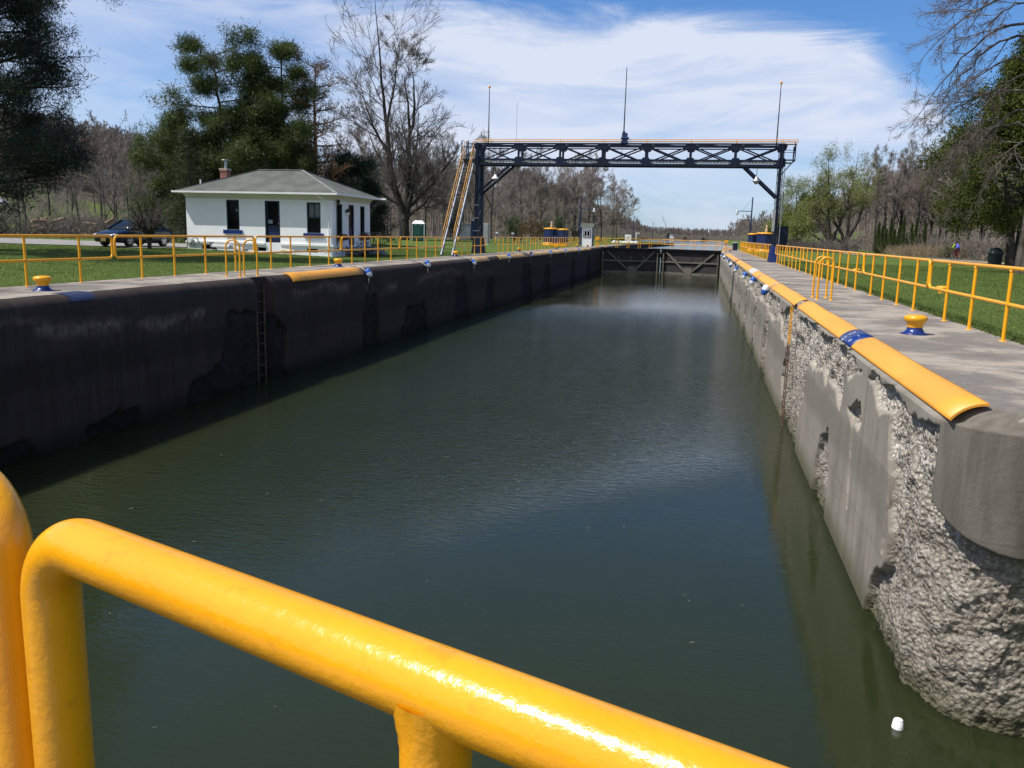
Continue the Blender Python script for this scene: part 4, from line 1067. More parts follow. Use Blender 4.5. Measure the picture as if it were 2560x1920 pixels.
# downpipe, conduit, wall lamp, speaker horn
Hh('downpipe', lambda mb: (mb.tube([(-18.75,HY0-OV-.02,EZ-.06),(-18.62,HY0-.30,EZ-.2),(-18.25,HY0-.07,EZ-.45),(-18.25,HY0-.07,.5)], .035, 8),
    mb.tube([(-18.25,HY0-.08,1.35),(-18.25,HY0-.08,.32),(-18.35,HY0-.35,.2)], .048, 8)), WHITE)
Hh('wall_conduit', lambda mb: (mb.tube([(HX1+.05,39.55,2.62),(HX1+.05,39.53,.55),(HX1+.1,39.6,.35)], .03, 6), mb.ellip((HX1+.12,39.56,2.72),(.10,.10,.12),8)), DARK)
wl = Hh('wall_lamp', lambda mb: (mb.box((HX1+.06,40.72,2.28),(.12,.13,.10)), mb.lathe([(.03,2.42),(.09,2.36),(.10,2.26),(.09,2.24)],(HX1+.13,40.72,0),10)), DARK)
mb = MB(); mb.ellip((HX1+.13,40.72,2.19),(.075,.075,.11),10); mb.build('lamp_glass', WHITE, wl)
Hh('horn', lambda mb: mb.ellip((HX1-.1,HY1+.5,2.68),(.20,.22,.18),10), DARK)
# porch on the lock side with steps and handrail
Hh('porch', lambda mb: (mb.box((HX1+.55,41.75,.30),(1.1,2.3,.36)), mb.box((HX1+.55,43.10,.20),(1.1,.42,.20)), mb.box((HX1+.55,43.50,.13),(1.1,.40,.12))), pmat('porch_concrete', (.24,.25,.28), .8, .15, 3))
def prail(mb):
    for x in (HX1+.10, HX1+1.0):
        mb.tube([(x,41.0 if x > HX1+.5 else 42.4,1.22),(x,43.0,1.22),(x,44.6,.75),(x,44.75,.72)], .022, 6)
        for y in ((41.0,42.0,43.0) if x > HX1+.5 else (43.0,)): mb.tube([(x,y,.45),(x,y,1.22)], .02, 6)
        mb.tube([(x,44.5,.1),(x,44.5,.77)], .02, 6)
Hh('handrail', prail, pmat('dark_bronze_rail', (.030,.022,.014), .5))
# things beside the house
root2 = thing('gas_meter', 'grey gas meter with bent pipes at the left corner of the lockhouse', 'gas meter', (-25.95, 38.85, .12))
mb = MB(); mb.box((-25.86,38.85,.48),(.26,.18,.34)); mb.ellip((-25.86,38.75,.5),(.11,.06,.12),10); mb.build('meter', GREYP, root2, .03)
mb = MB(); mb.tube([(-26.15,38.9,.12),(-26.15,38.9,.62),(-26.1,38.9,.7),(-26.0,38.9,.72),(-25.9,38.88,.68),(-25.9,38.88,.6)], .03, 8)
mb.tube([(-25.8,38.88,.62),(-25.8,38.88,.72),(-25.7,38.88,.75),(-25.55,38.9,.72),(-25.52,38.95,.55),(-25.5,39.05,.5)], .03, 8); mb.build('pipe', GREYP, root2)
tb = thing('boat_hull', 'pale grey upturned boat on trestles under the lockhouse window', 'boat', (-23.5, 38.45, .1))
V, F = [], []
n = 16
for i in range(n+1):
    f = i/n; x = -24.45+2.0*f; wdt = .30*math.sin(PI*min(1, .12+.88*f if f < .6 else 1.0-.8*(f-.6)/.4*1.0))**.6 if f < .97 else .06
    zt = .52 - .16*max(0, f-.55)/.45
    for a in np.linspace(0, PI, 9): V.append((x, 38.45+wdt*math.cos(a), zt-.20+.17*math.sin(a)*(1-.35*max(0,f-.6))))
for i in range(n):
    for j in range(8): F.append((i*9+j, i*9+j+1, (i+1)*9+j+1, (i+1)*9+j))
F.append(tuple(range(9))); F.append(tuple(range(n*9, n*9+9))[::-1])
mb = MB(); mb.add(V, F); mb.build('hull', GREYP, tb)
for x in (-24.25, -23.0):
    mb = MB(); mb.bar((x,38.3,.1),(x,38.45,.34),.05,.05); mb.bar((x,38.6,.1),(x,38.45,.34),.05,.05); mb.build('trestle', WOODD, tb)
mb = MB(); mb.box((-24.5,38.45,.50),(.14,.42,.12)); mb.build('transom', GREYP, tb)
STONE = pmat('pale_stone_rock', (.48,.45,.36), .9, .2, 5, .5, 20)
def rock(label, x, y, z, s, mat, group=None, seed=0):
    rg = random.Random(seed); me = bmesh.new(); bmesh.ops.create_icosphere(me, subdivisions=2, radius=1)
    for vtx in me.verts:
        k = 1+.22*math.sin(vtx.co.x*3+seed)+.15*math.sin(vtx.co.y*4.1+seed*2)+rg.uniform(-.08,.08)
        vtx.co = Vector((vtx.co.x*s[0]*k, vtx.co.y*s[1]*k, vtx.co.z*s[2]*k))
    m_ = bpy.data.meshes.new('rock'); me.to_mesh(m_); me.free(); m_.materials.append(mat)
    o = bpy.data.objects.new('rock', m_); COL.objects.link(o); o.location = (x, y, z); tag(o, label, 'rock', group); return o
rock('low pale rock lying against the lockhouse wall under the middle', -20.4, 38.75, .22, (.42,.2,.11), STONE, None, 3)

# ------------------------------------------------------------------ parked car
CARP = pmat('dark_blue_car_paint', (.005,.008,.016), .28, .1, 2, spec=.35, coat=.15)
CARB = pmat('black_trim', (.012,.012,.013), .6); TYRE = pmat('tyre_rubber', (.014,.014,.014), .85); RIM = pmat('alloy_rim', (.45,.46,.48), .3, metal=.8)
CHEAD = pmat('headlight_glass', (.35,.37,.40), .12); PLATE = pmat('gold_plate', (.30,.18,.05), .5)
CGL = pmat('car_window_glass', (.008,.012,.018), .05, spec=.4)
car = thing('parked_car', 'dark blue sedan parked on the gravel drive left of the lockhouse', 'car', (-28.6, 38.0, .235), None, math.radians(-95))
car.scale = (.92, .96, .96)
def cpart(name, mb, mat, parent=None, bevel=0):
    o = mb.build(name, mat, None, bevel); o.parent = parent or car; return o
# local: +X is the front, wheelbase 2.62, origin on the ground at mid car
def loft(secs):
    mb = MB(); n = len(secs[0]); V = [p for s in secs for p in s]; F = []
    for i in range(len(secs)-1):
        for j in range(n):
            l = (j+1) % n; F.append((i*n+j, i*n+l, (i+1)*n+l, (i+1)*n+j))
    F.append(tuple(range(n))[::-1]); F.append(tuple(range((len(secs)-1)*n, len(secs)*n)))
    mb.add(V, F, 0, True); return mb
def bsec(x, hw, zb, zs, zt, tw):
    pts = [(-hw*.86,zb),(-hw*.98,zb+.08),(-hw,(zb+zs)/2),(-hw*.97,zs),(-tw,zt-.02),(-tw*.6,zt),(0,zt+.012)]
    pts = pts + [(-a, b) for a, b in pts[-2::-1]]
    return [(x, a, b) for a, b in pts]
body = loft([bsec(-2.24,.66,.34,.62,.82,.58), bsec(-2.18,.80,.24,.74,.93,.68), bsec(-1.75,.86,.20,.78,.97,.72), bsec(-1.2,.87,.18,.78,.95,.74), bsec(0,.87,.18,.77,.92,.76),
             bsec(.85,.87,.18,.76,.92,.74), bsec(1.4,.86,.19,.72,.84,.70), bsec(1.9,.82,.21,.64,.74,.64), bsec(2.16,.72,.24,.56,.66,.56), bsec(2.26,.56,.30,.48,.58,.46)])
bd = cpart('body', body, CARP)
def gsec(x, hw, z0, z1, tw): return [(x,-hw,z0),(x,-tw,z1),(x,-tw*.5,z1+.02),(x,0,z1+.025),(x,tw*.5,z1+.02),(x,tw,z1),(x,hw,z0)]
cpart('windows', loft([gsec(-1.85,.68,.90,.93,.60), gsec(-1.30,.72,.90,1.28,.55), gsec(-.75,.745,.90,1.365,.56), gsec(-.1,.75,.90,1.375,.56), gsec(.25,.745,.90,1.35,.55), gsec(.62,.735,.90,1.18,.585), gsec(1.12,.70,.87,.90,.62)]), CGL)
rfm = loft([[(x,-w_,z),(x,-w_*.5,z+.03),(x,0,z+.035),(x,w_*.5,z+.03),(x,w_,z),(x,w_*.98,z-.05),(x,0,z-.03),(x,-w_*.98,z-.05)] for x, w_, z in ((-1.34,.56,1.285),(-.75,.575,1.385),(-.1,.575,1.395),(.26,.565,1.368))])
cpart('roof', rfm, CARP)
for s in (-1, 1):
    mb = MB()
    for a, b_ in (((.28,.56,1.37),(1.14,.69,.90)), ((-.45,.585,1.38),(-.48,.755,.92)), ((-1.34,.56,1.28),(-1.80,.68,.94))):
        mb.bar((a[0],s*a[1],a[2]), (b_[0],s*b_[1],b_[2]), .05, .07)
    cpart('pillar', mb, CARP)
    mb = MB(); mb.ellip((.82,s*.93,.98),(.09,.11,.07),10); cpart('mirror', mb, CARP)
    mb = MB(); mb.ellip((2.08,s*.60,.60),(.16,.17,.065),12); cpart('headlight', mb, CHEAD)
    mb = MB(); mb.box((-2.2,s*.62,.74),(.08,.28,.14)); cpart('tail_light', mb, pmat('red_lens', (.25,.01,.01), .2), None, .02)
    for wx_ in (-1.30, 1.32):
        mb = MB(); y0, y1 = s*.67, s*.875
        rings = [(y0,.20),(y0,.29),(y0+s*.03,.315),(y1-s*.03,.315),(y1,.295),(y1,.20)]
        V = [(wx_+r*math.cos(2*PI*k/24), y, .315+r*math.sin(2*PI*k/24)) for y, r in rings for k in range(24)]
        F = [(i*24+k, i*24+(k+1)%24, (i+1)*24+(k+1)%24, (i+1)*24+k) for i in range(5) for k in range(24)]
        mb.add(V, F, 0, True); wh = cpart('wheel', mb, TYRE)
        mb = MB(); V = [(wx_, y1-s*.03, .315)] ; F = []
        for k in range(5):
            a = 2*PI*k/5+.3
            mb.bar((wx_,y1-s*.015,.315),(wx_+.19*math.cos(a),y1-s*.01,.315+.19*math.sin(a)),.025,.075)
        mb.tube([(wx_+.195*math.cos(2*PI*k/20),y1-s*.02,.315+.195*math.sin(2*PI*k/20)) for k in range(20)], .022, 6, closed=True)
        o = cpart('rim', mb, RIM, wh)
mb = MB(); mb.box((2.235,0,.47),(.06,.86,.10)); cpart('grille', mb, CARB, None, .02)
mb = MB(); mb.box((2.275,0,.36),(.02,.32,.155)); cpart('number_plate', mb, PLATE)
mb = MB(); mb.bar((1.08,-.55,.925),(.98,.2,.965),.02,.02); cpart('wiper', mb, CARB)

# ------------------------------------------------------------------ portable toilet, sheds, booth
PGREEN = pmat('toilet_green', (.012,.075,.055), .5, .15, 2)
def hut(name, label, cat, x, y, w_, d_, h, rz=0): return thing(name, label, cat, (x, y, gz(x, y) if abs(x) > 14.4 else 0), None, rz)
pt = hut('portable_toilet', 'green portable toilet with white roof beside the big bare maple', 'toilet', -33.1, 95.5, 1.2, 1.2, 2.4, math.radians(14))
def lp(root, name, fn, mat, bevel=0, parent=None):
    mb = MB(); fn(mb); o = mb.build(name, mat, None, bevel); o.parent = parent or root; return o
lp(pt, 'cabin', lambda mb: mb.box((0,0,1.05),(1.4,1.4,1.98)), PGREEN, .04)
dpt = lp(pt, 'door', lambda mb: (mb.box((-.02,-.72,1.03),(.88,.05,1.8)), mb.box((-.02,-.75,1.2),(.6,.03,.9))), PGREEN, .02)
lp(pt, 'sign_strip', lambda mb: (mb.box((-.3,-.715,1.93),(.34,.02,.07)), mb.box((.3,-.715,1.93),(.34,.02,.07))), WHITE)
lp(pt, 'corner_post', lambda mb: mb.box((-.71,-.71,1.05),(.06,.06,2.0)), WHITE); lp(pt, 'corner_post', lambda mb: mb.box((.71,-.71,1.05),(.06,.06,2.0)), WHITE)
lp(pt, 'roof', lambda mb: mb.add([(-.76,-.76,2.05),(.76,-.76,2.05),(.76,.76,2.05),(-.76,.76,2.05),(-.45,-.3,2.42),(.45,-.3,2.42),(.45,.5,2.42),(-.45,.5,2.42)],
   [(0,1,5,4),(1,2,6,5),(2,3,7,6),(3,0,4,7),(4,5,6,7),(3,2,1,0)]), WHITE)
lp(pt, 'skid', lambda mb: mb.box((0,0,.04),(1.4,1.4,.07)), DARK)
sh = hut('shed', 'narrow grey metal shed standing left of the gantry leg', 'shed', -36.4, 128, 1.6, 1.4, 2.2, .2)
lp(sh, 'cabin', lambda mb: mb.box((0,0,1.2),(1.9,1.6,2.4)), GREYP, .02); lp(sh, 'door', lambda mb: mb.box((.3,-.83,1.1),(.7,.05,2.0)), GALV); lp(sh, 'roof', lambda mb: mb.box((0,0,2.46),(2.1,1.9,.1)), GALV)
sh = hut('outhouse', 'dark blue outhouse with pale sloping roof right of the gantry leg', 'shed', -34.8, 128, 1.6, 1.4, 2.4, .15)
lp(sh, 'cabin', lambda mb: mb.prism([(-.75,0),(.85,0),(.85,2.5),(-.75,3.1)], 'y', -.9, .9), NAVY); lp(sh, 'roof', lambda mb: mb.bar((-.95,0,3.2),(1.2,0,2.45),2.1,.10), GREYP); lp(sh, 'door', lambda mb: mb.box((.87,0,1.0),(.05,.8,1.9)), BARKO)
ub = hut('utility_box', 'grey upright utility cabinet on the grass behind the gantry leg', 'cabinet', -22.6, 87, 1, 1, 2)
lp(ub, 'cabinet', lambda mb: mb.box((0,0,1.15),(.62,.5,2.3)), GREYP, .02); lp(ub, 'plinth', lambda mb: mb.box((0,0,.03),(.8,.7,.12)), CONC_PATCH); lp(ub, 'door', lambda mb: mb.box((0,-.26,1.15),(.52,.02,2.0)), GALV)
bo = thing('control_booth', 'small white clapboard booth with navy trim at the far left of the lock', 'booth', (-14.05, 104.6, 0))
SIDING = None
m, t, b = newmat('white_clapboard')
pos = t.n('ShaderNodeNewGeometry').outputs['Position']; sp = t.n('ShaderNodeSeparateXYZ'); t.l(pos, sp.inputs[0])
fr = t.math('FRACT', t.math('MULTIPLY', sp.outputs[2], 4.6))
t.l(t.mix(t.ss(fr, .84, .98), (.78,.79,.80), (.30,.31,.33)), b.inputs['Base Color']); b.inputs['Roughness'].default_value = .5
lp(bo, 'cabin', lambda mb: mb.box((0,0,1.2),(1.30,1.3,2.38)), m)
lp(bo, 'corner_trim', lambda mb: mb.box((-.68,-.66,1.2),(.09,.06,2.4)), NAVY); lp(bo, 'corner_trim', lambda mb: mb.box((.68,-.66,1.2),(.09,.06,2.4)), NAVY); lp(bo, 'side_door', lambda mb: mb.box((.67,.1,1.1),(.05,.8,2.0)), NAVY)
wn = lp(bo, 'window', lambda mb: [mb.box(c_, s_) for c_, s_ in (((0,-.68,2.0),(.92,.06,.07)),((0,-.68,1.18),(.92,.06,.09)),((-.44,-.68,1.6),(.09,.06,.9)),((.44,-.68,1.6),(.09,.06,.9)))], NAVY)
mb = MB(); [mb.box(c_, s_) for c_, s_ in (((0,-.69,1.94),(.76,.05,.05)),((0,-.69,1.25),(.76,.05,.05)),((-.36,-.69,1.6),(.05,.05,.7)),((.36,-.69,1.6),(.05,.05,.7)),((0,-.69,1.6),(.05,.05,.7)))]; o = mb.build('sash', WHITE); o.parent = wn
mb = MB(); mb.box((0,-.665,1.6),(.68,.02,.66)); o = mb.build('pane', GLASS); o.parent = wn
lp(bo, 'roof', lambda mb: mb.add([(-.88,-.76,2.36),(.88,-.76,2.36),(.95,.95,2.32),(-.95,.95,2.32),(-.80,-.3,2.86),(.80,-.3,2.86),(.80,.3,2.86),(-.80,.3,2.86),],[(0,1,5,4),(1,2,6,5),(2,3,7,6),(3,0,4,7),(4,5,6,7),(3,2,1,0)]), SHINGLE)

# ------------------------------------------------------------------ gate machinery housings
def housing(label, x, y, r, h, stack, z=None):
    z = gz(x, y) if z is None else z
    root = thing('machinery_housing', label, 'machine housing', (x, y, z), 'blue gate machinery housings')
    lp(root, 'drum', lambda mb: mb.lathe([(r,.0),(r,h)], (0,0,0), 12, smooth=False), NAVY)
    lp(root, 'cap', lambda mb: mb.lathe([(r,h-.02),(r*1.08,h),(r*1.08,h+.10),(r*.9,h+.16),(0,h+.2)], (0,0,0), 20), YELLOW)
    lp(root, 'base', lambda mb: mb.lathe([(r*1.15,-.1),(r*1.15,.30),(r*1.02,.34),(r*.9,.34)], (0,0,0), 20), YELLOW)
    if stack: lp(root, 'stack', lambda mb: mb.lathe([(.16,h+.1),(.16,h+.55),(.10,h+.65),(.10,h+1.0),(.0,h+1.02)], (.1,0,0), 10), pmat('rust_cream_stack', (.40,.30,.18), .7))
housing('large blue machinery drum with yellow rim and stack left of the booth', -19.0, 106, .86, 2.0, True)
housing('second blue machinery drum with yellow rim, next to the white booth', -17.2, 105, .68, 1.95, False)
housing('blue machinery drum with yellow rim behind the right railing', 7.0, 101, .95, 2.05, True)
housing('small blue machinery drum at the left end of the right-hand housing', 5.7, 103, .5, 1.95, False)
root = thing('motor_unit', 'low dark blue motor unit on a yellow base behind the left railing', 'machine', (-16.6, 97, .05), None)
lp(root, 'casing', lambda mb: (mb.box((0,0,.75),(1.0,1.0,.9)), mb.box((.75,0,.65),(.5,.7,.7))), NAVY, .06)
lp(root, 'base', lambda mb: mb.box((.2,0,.16),(2.0,1.3,.28)), YELLOW, .03)
lp(root, 'shaft', lambda mb: mb.tube([(1.0,0,.7),(1.45,0,.7)], .12, 10), DARK)
for lab, x, y in (('yellow control pedestal on the right walkway at the far gates', 2.75, 103.2), ('yellow control pedestal on the left walkway at the far gates', -12.5, 102.4)):
    root = thing('control_pedestal', lab, 'control pedestal', (x, y, 0), 'yellow gate control pedestals')
    lp(root, 'post', lambda mb: mb.box((0,0,.5),(.16,.16,1.0)), YELLOW, .02); lp(root, 'box', lambda mb: mb.box((0,0,1.05),(.46,.34,.34)), YELLOW, .03); lp(root, 'brace', lambda mb: (mb.bar((-.25,0,0),(-.25,0,.95),.05,.05), mb.bar((.25,0,0),(.25,0,.95),.05,.05)), YELLOW)
bn_ = thing('litter_bin', 'blue open bin on the right walkway beyond the far gates', 'bin', (3.95, 107, 0))
lp(bn_, 'drum', lambda mb: mb.lathe([(.26,.0),(.30,.02),(.30,.92),(.32,.94),(.28,.95),(.27,.2),(0,.18)], (0,0,0), 16), NAVY)
lp(bn_, 'rim', lambda mb: mb.tube([(.31*math.cos(2*PI*k/16),.31*math.sin(2*PI*k/16),.94) for k in range(16)], .02, 6, closed=True), WHITE)
# ------------------------------------------------------------------ lamp posts
def lamppost(label, x, y, h, rz=0):
    z = gz(x, y) if abs(x) > 14.5 or x > 5 else 0
    root = thing('lamp_post', label, 'lamp post', (x, y, z), 'blue lamp posts along the canal', rz)
    lp(root, 'pole', lambda mb: (mb.tube([(0,0,0),(0,0,h*.5),(0,0,h)], [.12,.10,.08], 10), mb.lathe([(.2,0),(.2,.05),(.12,.2)], (0,0,0), 10)), NAVY)
    lp(root, 'arm', lambda mb: (mb.tube([(0,0,h*.735),(-1.95,0,h*.735)], .05, 8), mb.tube([(0,0,h*.98),(-1.2,0,h*.745)], .012, 4)), NAVY)
    lm = lp(root, 'lamp', lambda mb: mb.lathe([(.03,.22),(.10,.2),(.12,.08),(.22,-.02),(.2,-.04)], (-1.95,0,h*.735-.12), 12), GALV)
    mb = MB(); mb.ellip((-1.95,0,h*.735-.30), (.21,.21,.24), 12); o = mb.build('globe', WHITE); o.parent = lm
lamppost('blue lamp post on the right bank, its arm towards the canal', 6.35, 121, 7.1)
lamppost('blue lamp post on the left bank behind the booth', -17.4, 121, 7.0, PI)
lamppost('second blue lamp post on the left bank, beyond the white cabinet', -18.9, 236, 7.0, PI)
lamppost('farthest blue lamp post on the left bank', -19.5, 338, 7.0, PI)
# ------------------------------------------------------------------ small far things on the left bank
cb = thing('cabinet', 'white electrical cabinet on the left bank by the lamp posts', 'cabinet', (-17.9, 208, gz(-17.9,208)))
lp(cb, 'casing', lambda mb: mb.box((0,0,.9),(1.6,1.0,1.75)), WHITE, .03); lp(cb, 'mark', lambda mb: mb.ellip((.1,-.51,1.1),(.16,.02,.2),8), DARK); lp(cb, 'plinth', lambda mb: mb.box((0,0,0),(1.8,1.2,.2)), CONC_PATCH)
sg = thing('signpost', 'white T-shaped sign post on the left bank', 'sign', (-12.9, 168, gz(-12.9,168)))
lp(sg, 'post', lambda mb: mb.box((0,0,1.0),(.14,.14,2.2)), WHITE); lp(sg, 'board', lambda mb: mb.box((.28,0,2.05),(.85,.08,.12)), WHITE)
for k in range(9):
    rg = random.Random(40+k); x = -17.3+.62*k+rg.uniform(-.2,.2); y = 165+rg.uniform(-3,3)
    rock('white painted boulder in the row edging the left bank', x, y, gz(x,y)+.15, (.32+rg.uniform(0,.15),.3,.25+rg.uniform(0,.1)), pmat('white_rock', (.62,.61,.58), .8) if k == 0 else bpy.data.materials['white_rock'], 'white boulders along the left bank', k)
ki = thing('notice_kiosk', 'dark timber notice kiosk with small gabled roof left of the booth', 'kiosk', (-18.6, 125, gz(-18.6,125)))
for s in (-.55, .55): lp(ki, 'post', lambda mb: mb.box((s,0,1.1),(.14,.14,2.3)), WOODD)
lp(ki, 'board', lambda mb: mb.box((0,0,1.55),(1.0,.08,.8)), WOODD); lp(ki, 'roof', lambda mb: mb.prism([(-1.05,2.1),(0,2.75),(1.05,2.1),(1.0,1.98),(0,2.55),(-1.0,1.98)], 'y', -.5, .5), WOODD)
for lab, x, y in (('brown picnic table on the grass behind the left railing', -26, 118), ('second picnic table near the dark bushes', -29, 126)):
    pc = thing('picnic_table', lab, 'picnic table', (x, y, gz(x,y)), 'picnic tables', .3)
    lp(pc, 'top', lambda mb: mb.box((0,0,.74),(1.8,.75,.05)), WOODD)
    for s in (-1, 1): lp(pc, 'seat', lambda mb: mb.box((0,s*.7,.45),(1.8,.26,.05)), WOODD); lp(pc, 'frame', lambda mb: (mb.bar((s*.65,-.6,0),(s*.65,.2,.72),.05,.1), mb.bar((s*.65,.6,0),(s*.65,-.2,.72),.05,.1), mb.bar((s*.65,-.75,.42),(s*.65,.75,.42),.05,.1)), WOODD)
for lab, x, y in (('white mailbox-like post lamp behind the left railing', -27.5, 112), ('white-headed post near the picnic table', -25.3, 112)):
    pp = thing('post_box', lab, 'post', (x, y, gz(x,y))); lp(pp, 'post', lambda mb: mb.box((0,0,.55),(.1,.1,1.1)), GREYP); lp(pp, 'head', lambda mb: mb.box((0,0,1.2),(.34,.4,.22)), WHITE, .04)
# far sheds, crane, red barge, distant house
sd_ = thing('shed', 'dark brown shed with pale blue roof edge at the far left', 'shed', (-56.6, 55.3, gz(-56.6,55.3)))
lp(sd_, 'wall', lambda mb: mb.box((0,0,1.4),(3.2,3,2.8)), WOODD); lp(sd_, 'roof', lambda mb: mb.prism([(-2.2,2.6),(0,3.7),(2.2,2.6),(2.1,2.45),(-2.1,2.45)], 'y', -2, 2), GREYP); lp(sd_, 'door', lambda mb: mb.box((.5,-1.52,1.0),(.9,.06,2.0)), DARK)
cn = thing('crane', 'thin lattice crane boom rising above the far trees', 'crane', (-32, 800, gz(-32,800)))
def boom(mb):
    a, b_ = Vector((0,0,6)), Vector((-6.4,0,20.5))
    for dx in (-.35,.35):
        for dy in (-.35,.35): mb.bar(a+Vector((dx,dy,0)), b_+Vector((dx*.4,dy*.4,0)), .14, .14)
    for k in range(14):
        p = a.lerp(b_, k/14); q = a.lerp(b_, (k+1)/14); mb.bar(p+Vector((-.3,0,0)), q+Vector((.3,0,0)), .1, .1)
lp(cn, 'boom', boom, DARK); lp(cn, 'cab', lambda mb: (mb.box((.5,0,3.6),(3,3,2.6)), mb.box((0,0,1.2),(3.4,3,2.4))), DARK)
fh = thing('far_house', 'tiny white house among the far trees up the canal', 'house', (-28, 790, gz(-28,790)+3.2))
lp(fh, 'wall', lambda mb: mb.box((0,0,-1.2),(3.6,3,4.4)), WHITE); lp(fh, 'roof', lambda mb: mb.prism([(-2.1,1.0),(0,1.9),(2.1,1.0)], 'y', -2.3, 2.3), SHINGLE)
for lab, x, y in (('dark moored workboat on the far water, left one', -10.8, 560), ('dark moored workboat on the far water, right one', .8, 560)):
    wb = thing('workboat', lab, 'boat', (x, y, -.62), 'far dark workboats')
    lp(wb, 'hull', lambda mb: mb.prism([(-2.6,0),(2.2,0),(3.0,1.1),(-2.8,.9)], 'y', -1.2, 1.2), DARK); lp(wb, 'cabin', lambda mb: mb.box((-.5,0,1.7),(1.8,1.6,1.4)), DARK, .1)
# floating cup
cu = thing('cup', 'white foam cup floating near the broken foot of the right wall', 'cup', (2.02, 7.51, -2.95))
lp(cu, 'cup_wall', lambda mb: mb.lathe([(.0,.075),(.030,.078),(.042,.07),(.052,.0),(.053,-.03)], (0,0,0), 18), WHITE); lp(cu, 'base_ring', lambda mb: mb.tube([(.034*math.cos(2*PI*k/16),.034*math.sin(2*PI*k/16),.078) for k in range(16)], .005, 5, closed=True), WHITE)
# trash can on the right
tc = thing('trash_can', 'dark green domed trash can beside the big trunk on the right', 'trash can', (19.1, 61.6, gz(19.1,61.6)))
TCM = pmat('dark_green_plastic', (.008,.016,.018), .6)
lp(tc, 'drum', lambda mb: mb.lathe([(.36,.0),(.40,.1),(.42,.85),(.44,.9)], (0,0,0), 20), TCM)
lp(tc, 'lid', lambda mb: mb.lathe([(.47,.86),(.47,.92),(.42,1.0),(.36,1.15),(.22,1.25),(0,1.28)], (0,0,0), 20), TCM)
lp(tc, 'flap', lambda mb: mb.box((-.1,-.38,1.03),(.3,.06,.16)), DARK, .02)
# drifting specks on the water
rg = np.random.default_rng(5); n = 90
y = rg.uniform(3.5, 30, n); x = rg.uniform(-9, 2, n); s = rg.uniform(.008,.03, n)*(1+y*.02); a = rg.uniform(0, PI, n)
q = np.array([(-1,-.35),(1,-.3),(.8,.4),(-.7,.35)])
V = np.zeros((n,4,3)); V[:,:,0] = x[:,None]+s[:,None]*(q[:,0]*np.cos(a)[:,None]-q[:,1]*np.sin(a)[:,None]); V[:,:,1] = y[:,None]+s[:,None]*(q[:,0]*np.sin(a)[:,None]+q[:,1]*np.cos(a)[:,None]); V[:,:,2] = -2.944
stuff(np_mesh('flotsam', V.reshape(-1,3), [np.arange(n*4).reshape(-1,4)], pmat('drifting_bits', (.09,.08,.05), .8, .5, 30)), 'small twigs and leaf bits drifting on the chamber water', 'flotsam')
# ------------------------------------------------------------------ branch and leaf generators (numpy)
def resample(P, n):
    """P (B,m,3) -> (B,n,3) by index interpolation"""
    m_ = P.shape[1]; f = np.linspace(0, m_-1, n); i = np.minimum(f.astype(int), m_-2); a = (f-i)[None,:,None]
    return P[:,i]*(1-a)+P[:,i+1]*a
def unit(v): return v/np.maximum(np.linalg.norm(v, axis=-1, keepdims=True), 1e-9)
def spawn(rg, P, Rr, k, t0, t1, ang, angv, lenf, r0f, r1, n, trop=.0, jit=.12, lenmin=0, taper=.6, flat=0.0, plen=None):
    """k children on each parent polyline. P (B,m,3), Rr (B,m)"""
    B, m_ = P.shape[:2]
    t = rg.uniform(t0, t1, (B, k)); f = t*(m_-1); i = np.minimum(f.astype(int), m_-2); a = f-i
    bi = np.arange(B)[:,None]
    p = P[bi,i]*(1-a[...,None])+P[bi,i+1]*a[...,None]
    tg = unit(P[bi,i+1]-P[bi,i]); rr = Rr[bi,i]*(1-a)+Rr[bi,i+1]*a
    L = np.linalg.norm(np.diff(P, axis=1), axis=2).sum(1)[:,None] if plen is None else np.full((B,1), plen)
    L = np.maximum(L*lenf*(1-taper*(t-t0)/(max(1e-6, t1-t0)))*rg.uniform(.7, 1.25, (B,k)), lenmin)
    rv = rg.normal(size=(B,k,3)); rv[...,2] *= (1-flat)
    pr = unit(rv - (rv*tg).sum(-1,keepdims=True)*tg)
    an = rg.normal(ang, angv, (B,k))[...,None]
    dr = unit(tg*np.cos(an)+pr*np.sin(an))
    N = B*k; p = p.reshape(N,3); dr = dr.reshape(N,3); L = L.reshape(N); rr = rr.reshape(N)
    out = np.zeros((N,n,3)); out[:,0] = p; st = (L/(n-1))[:,None]
    for j in range(1, n):
        dr = unit(dr + rg.normal(size=(N,3))*jit + np.array([0,0,1.])*trop)
        out[:,j] = out[:,j-1]+dr*st
    ra = np.minimum(rr*r0f, rr*.9); R2 = ra[:,None]*(1-np.linspace(0,1,n))[None,:] + np.minimum(r1, ra)[:,None]*np.linspace(0,1,n)[None,:]
    return out, R2
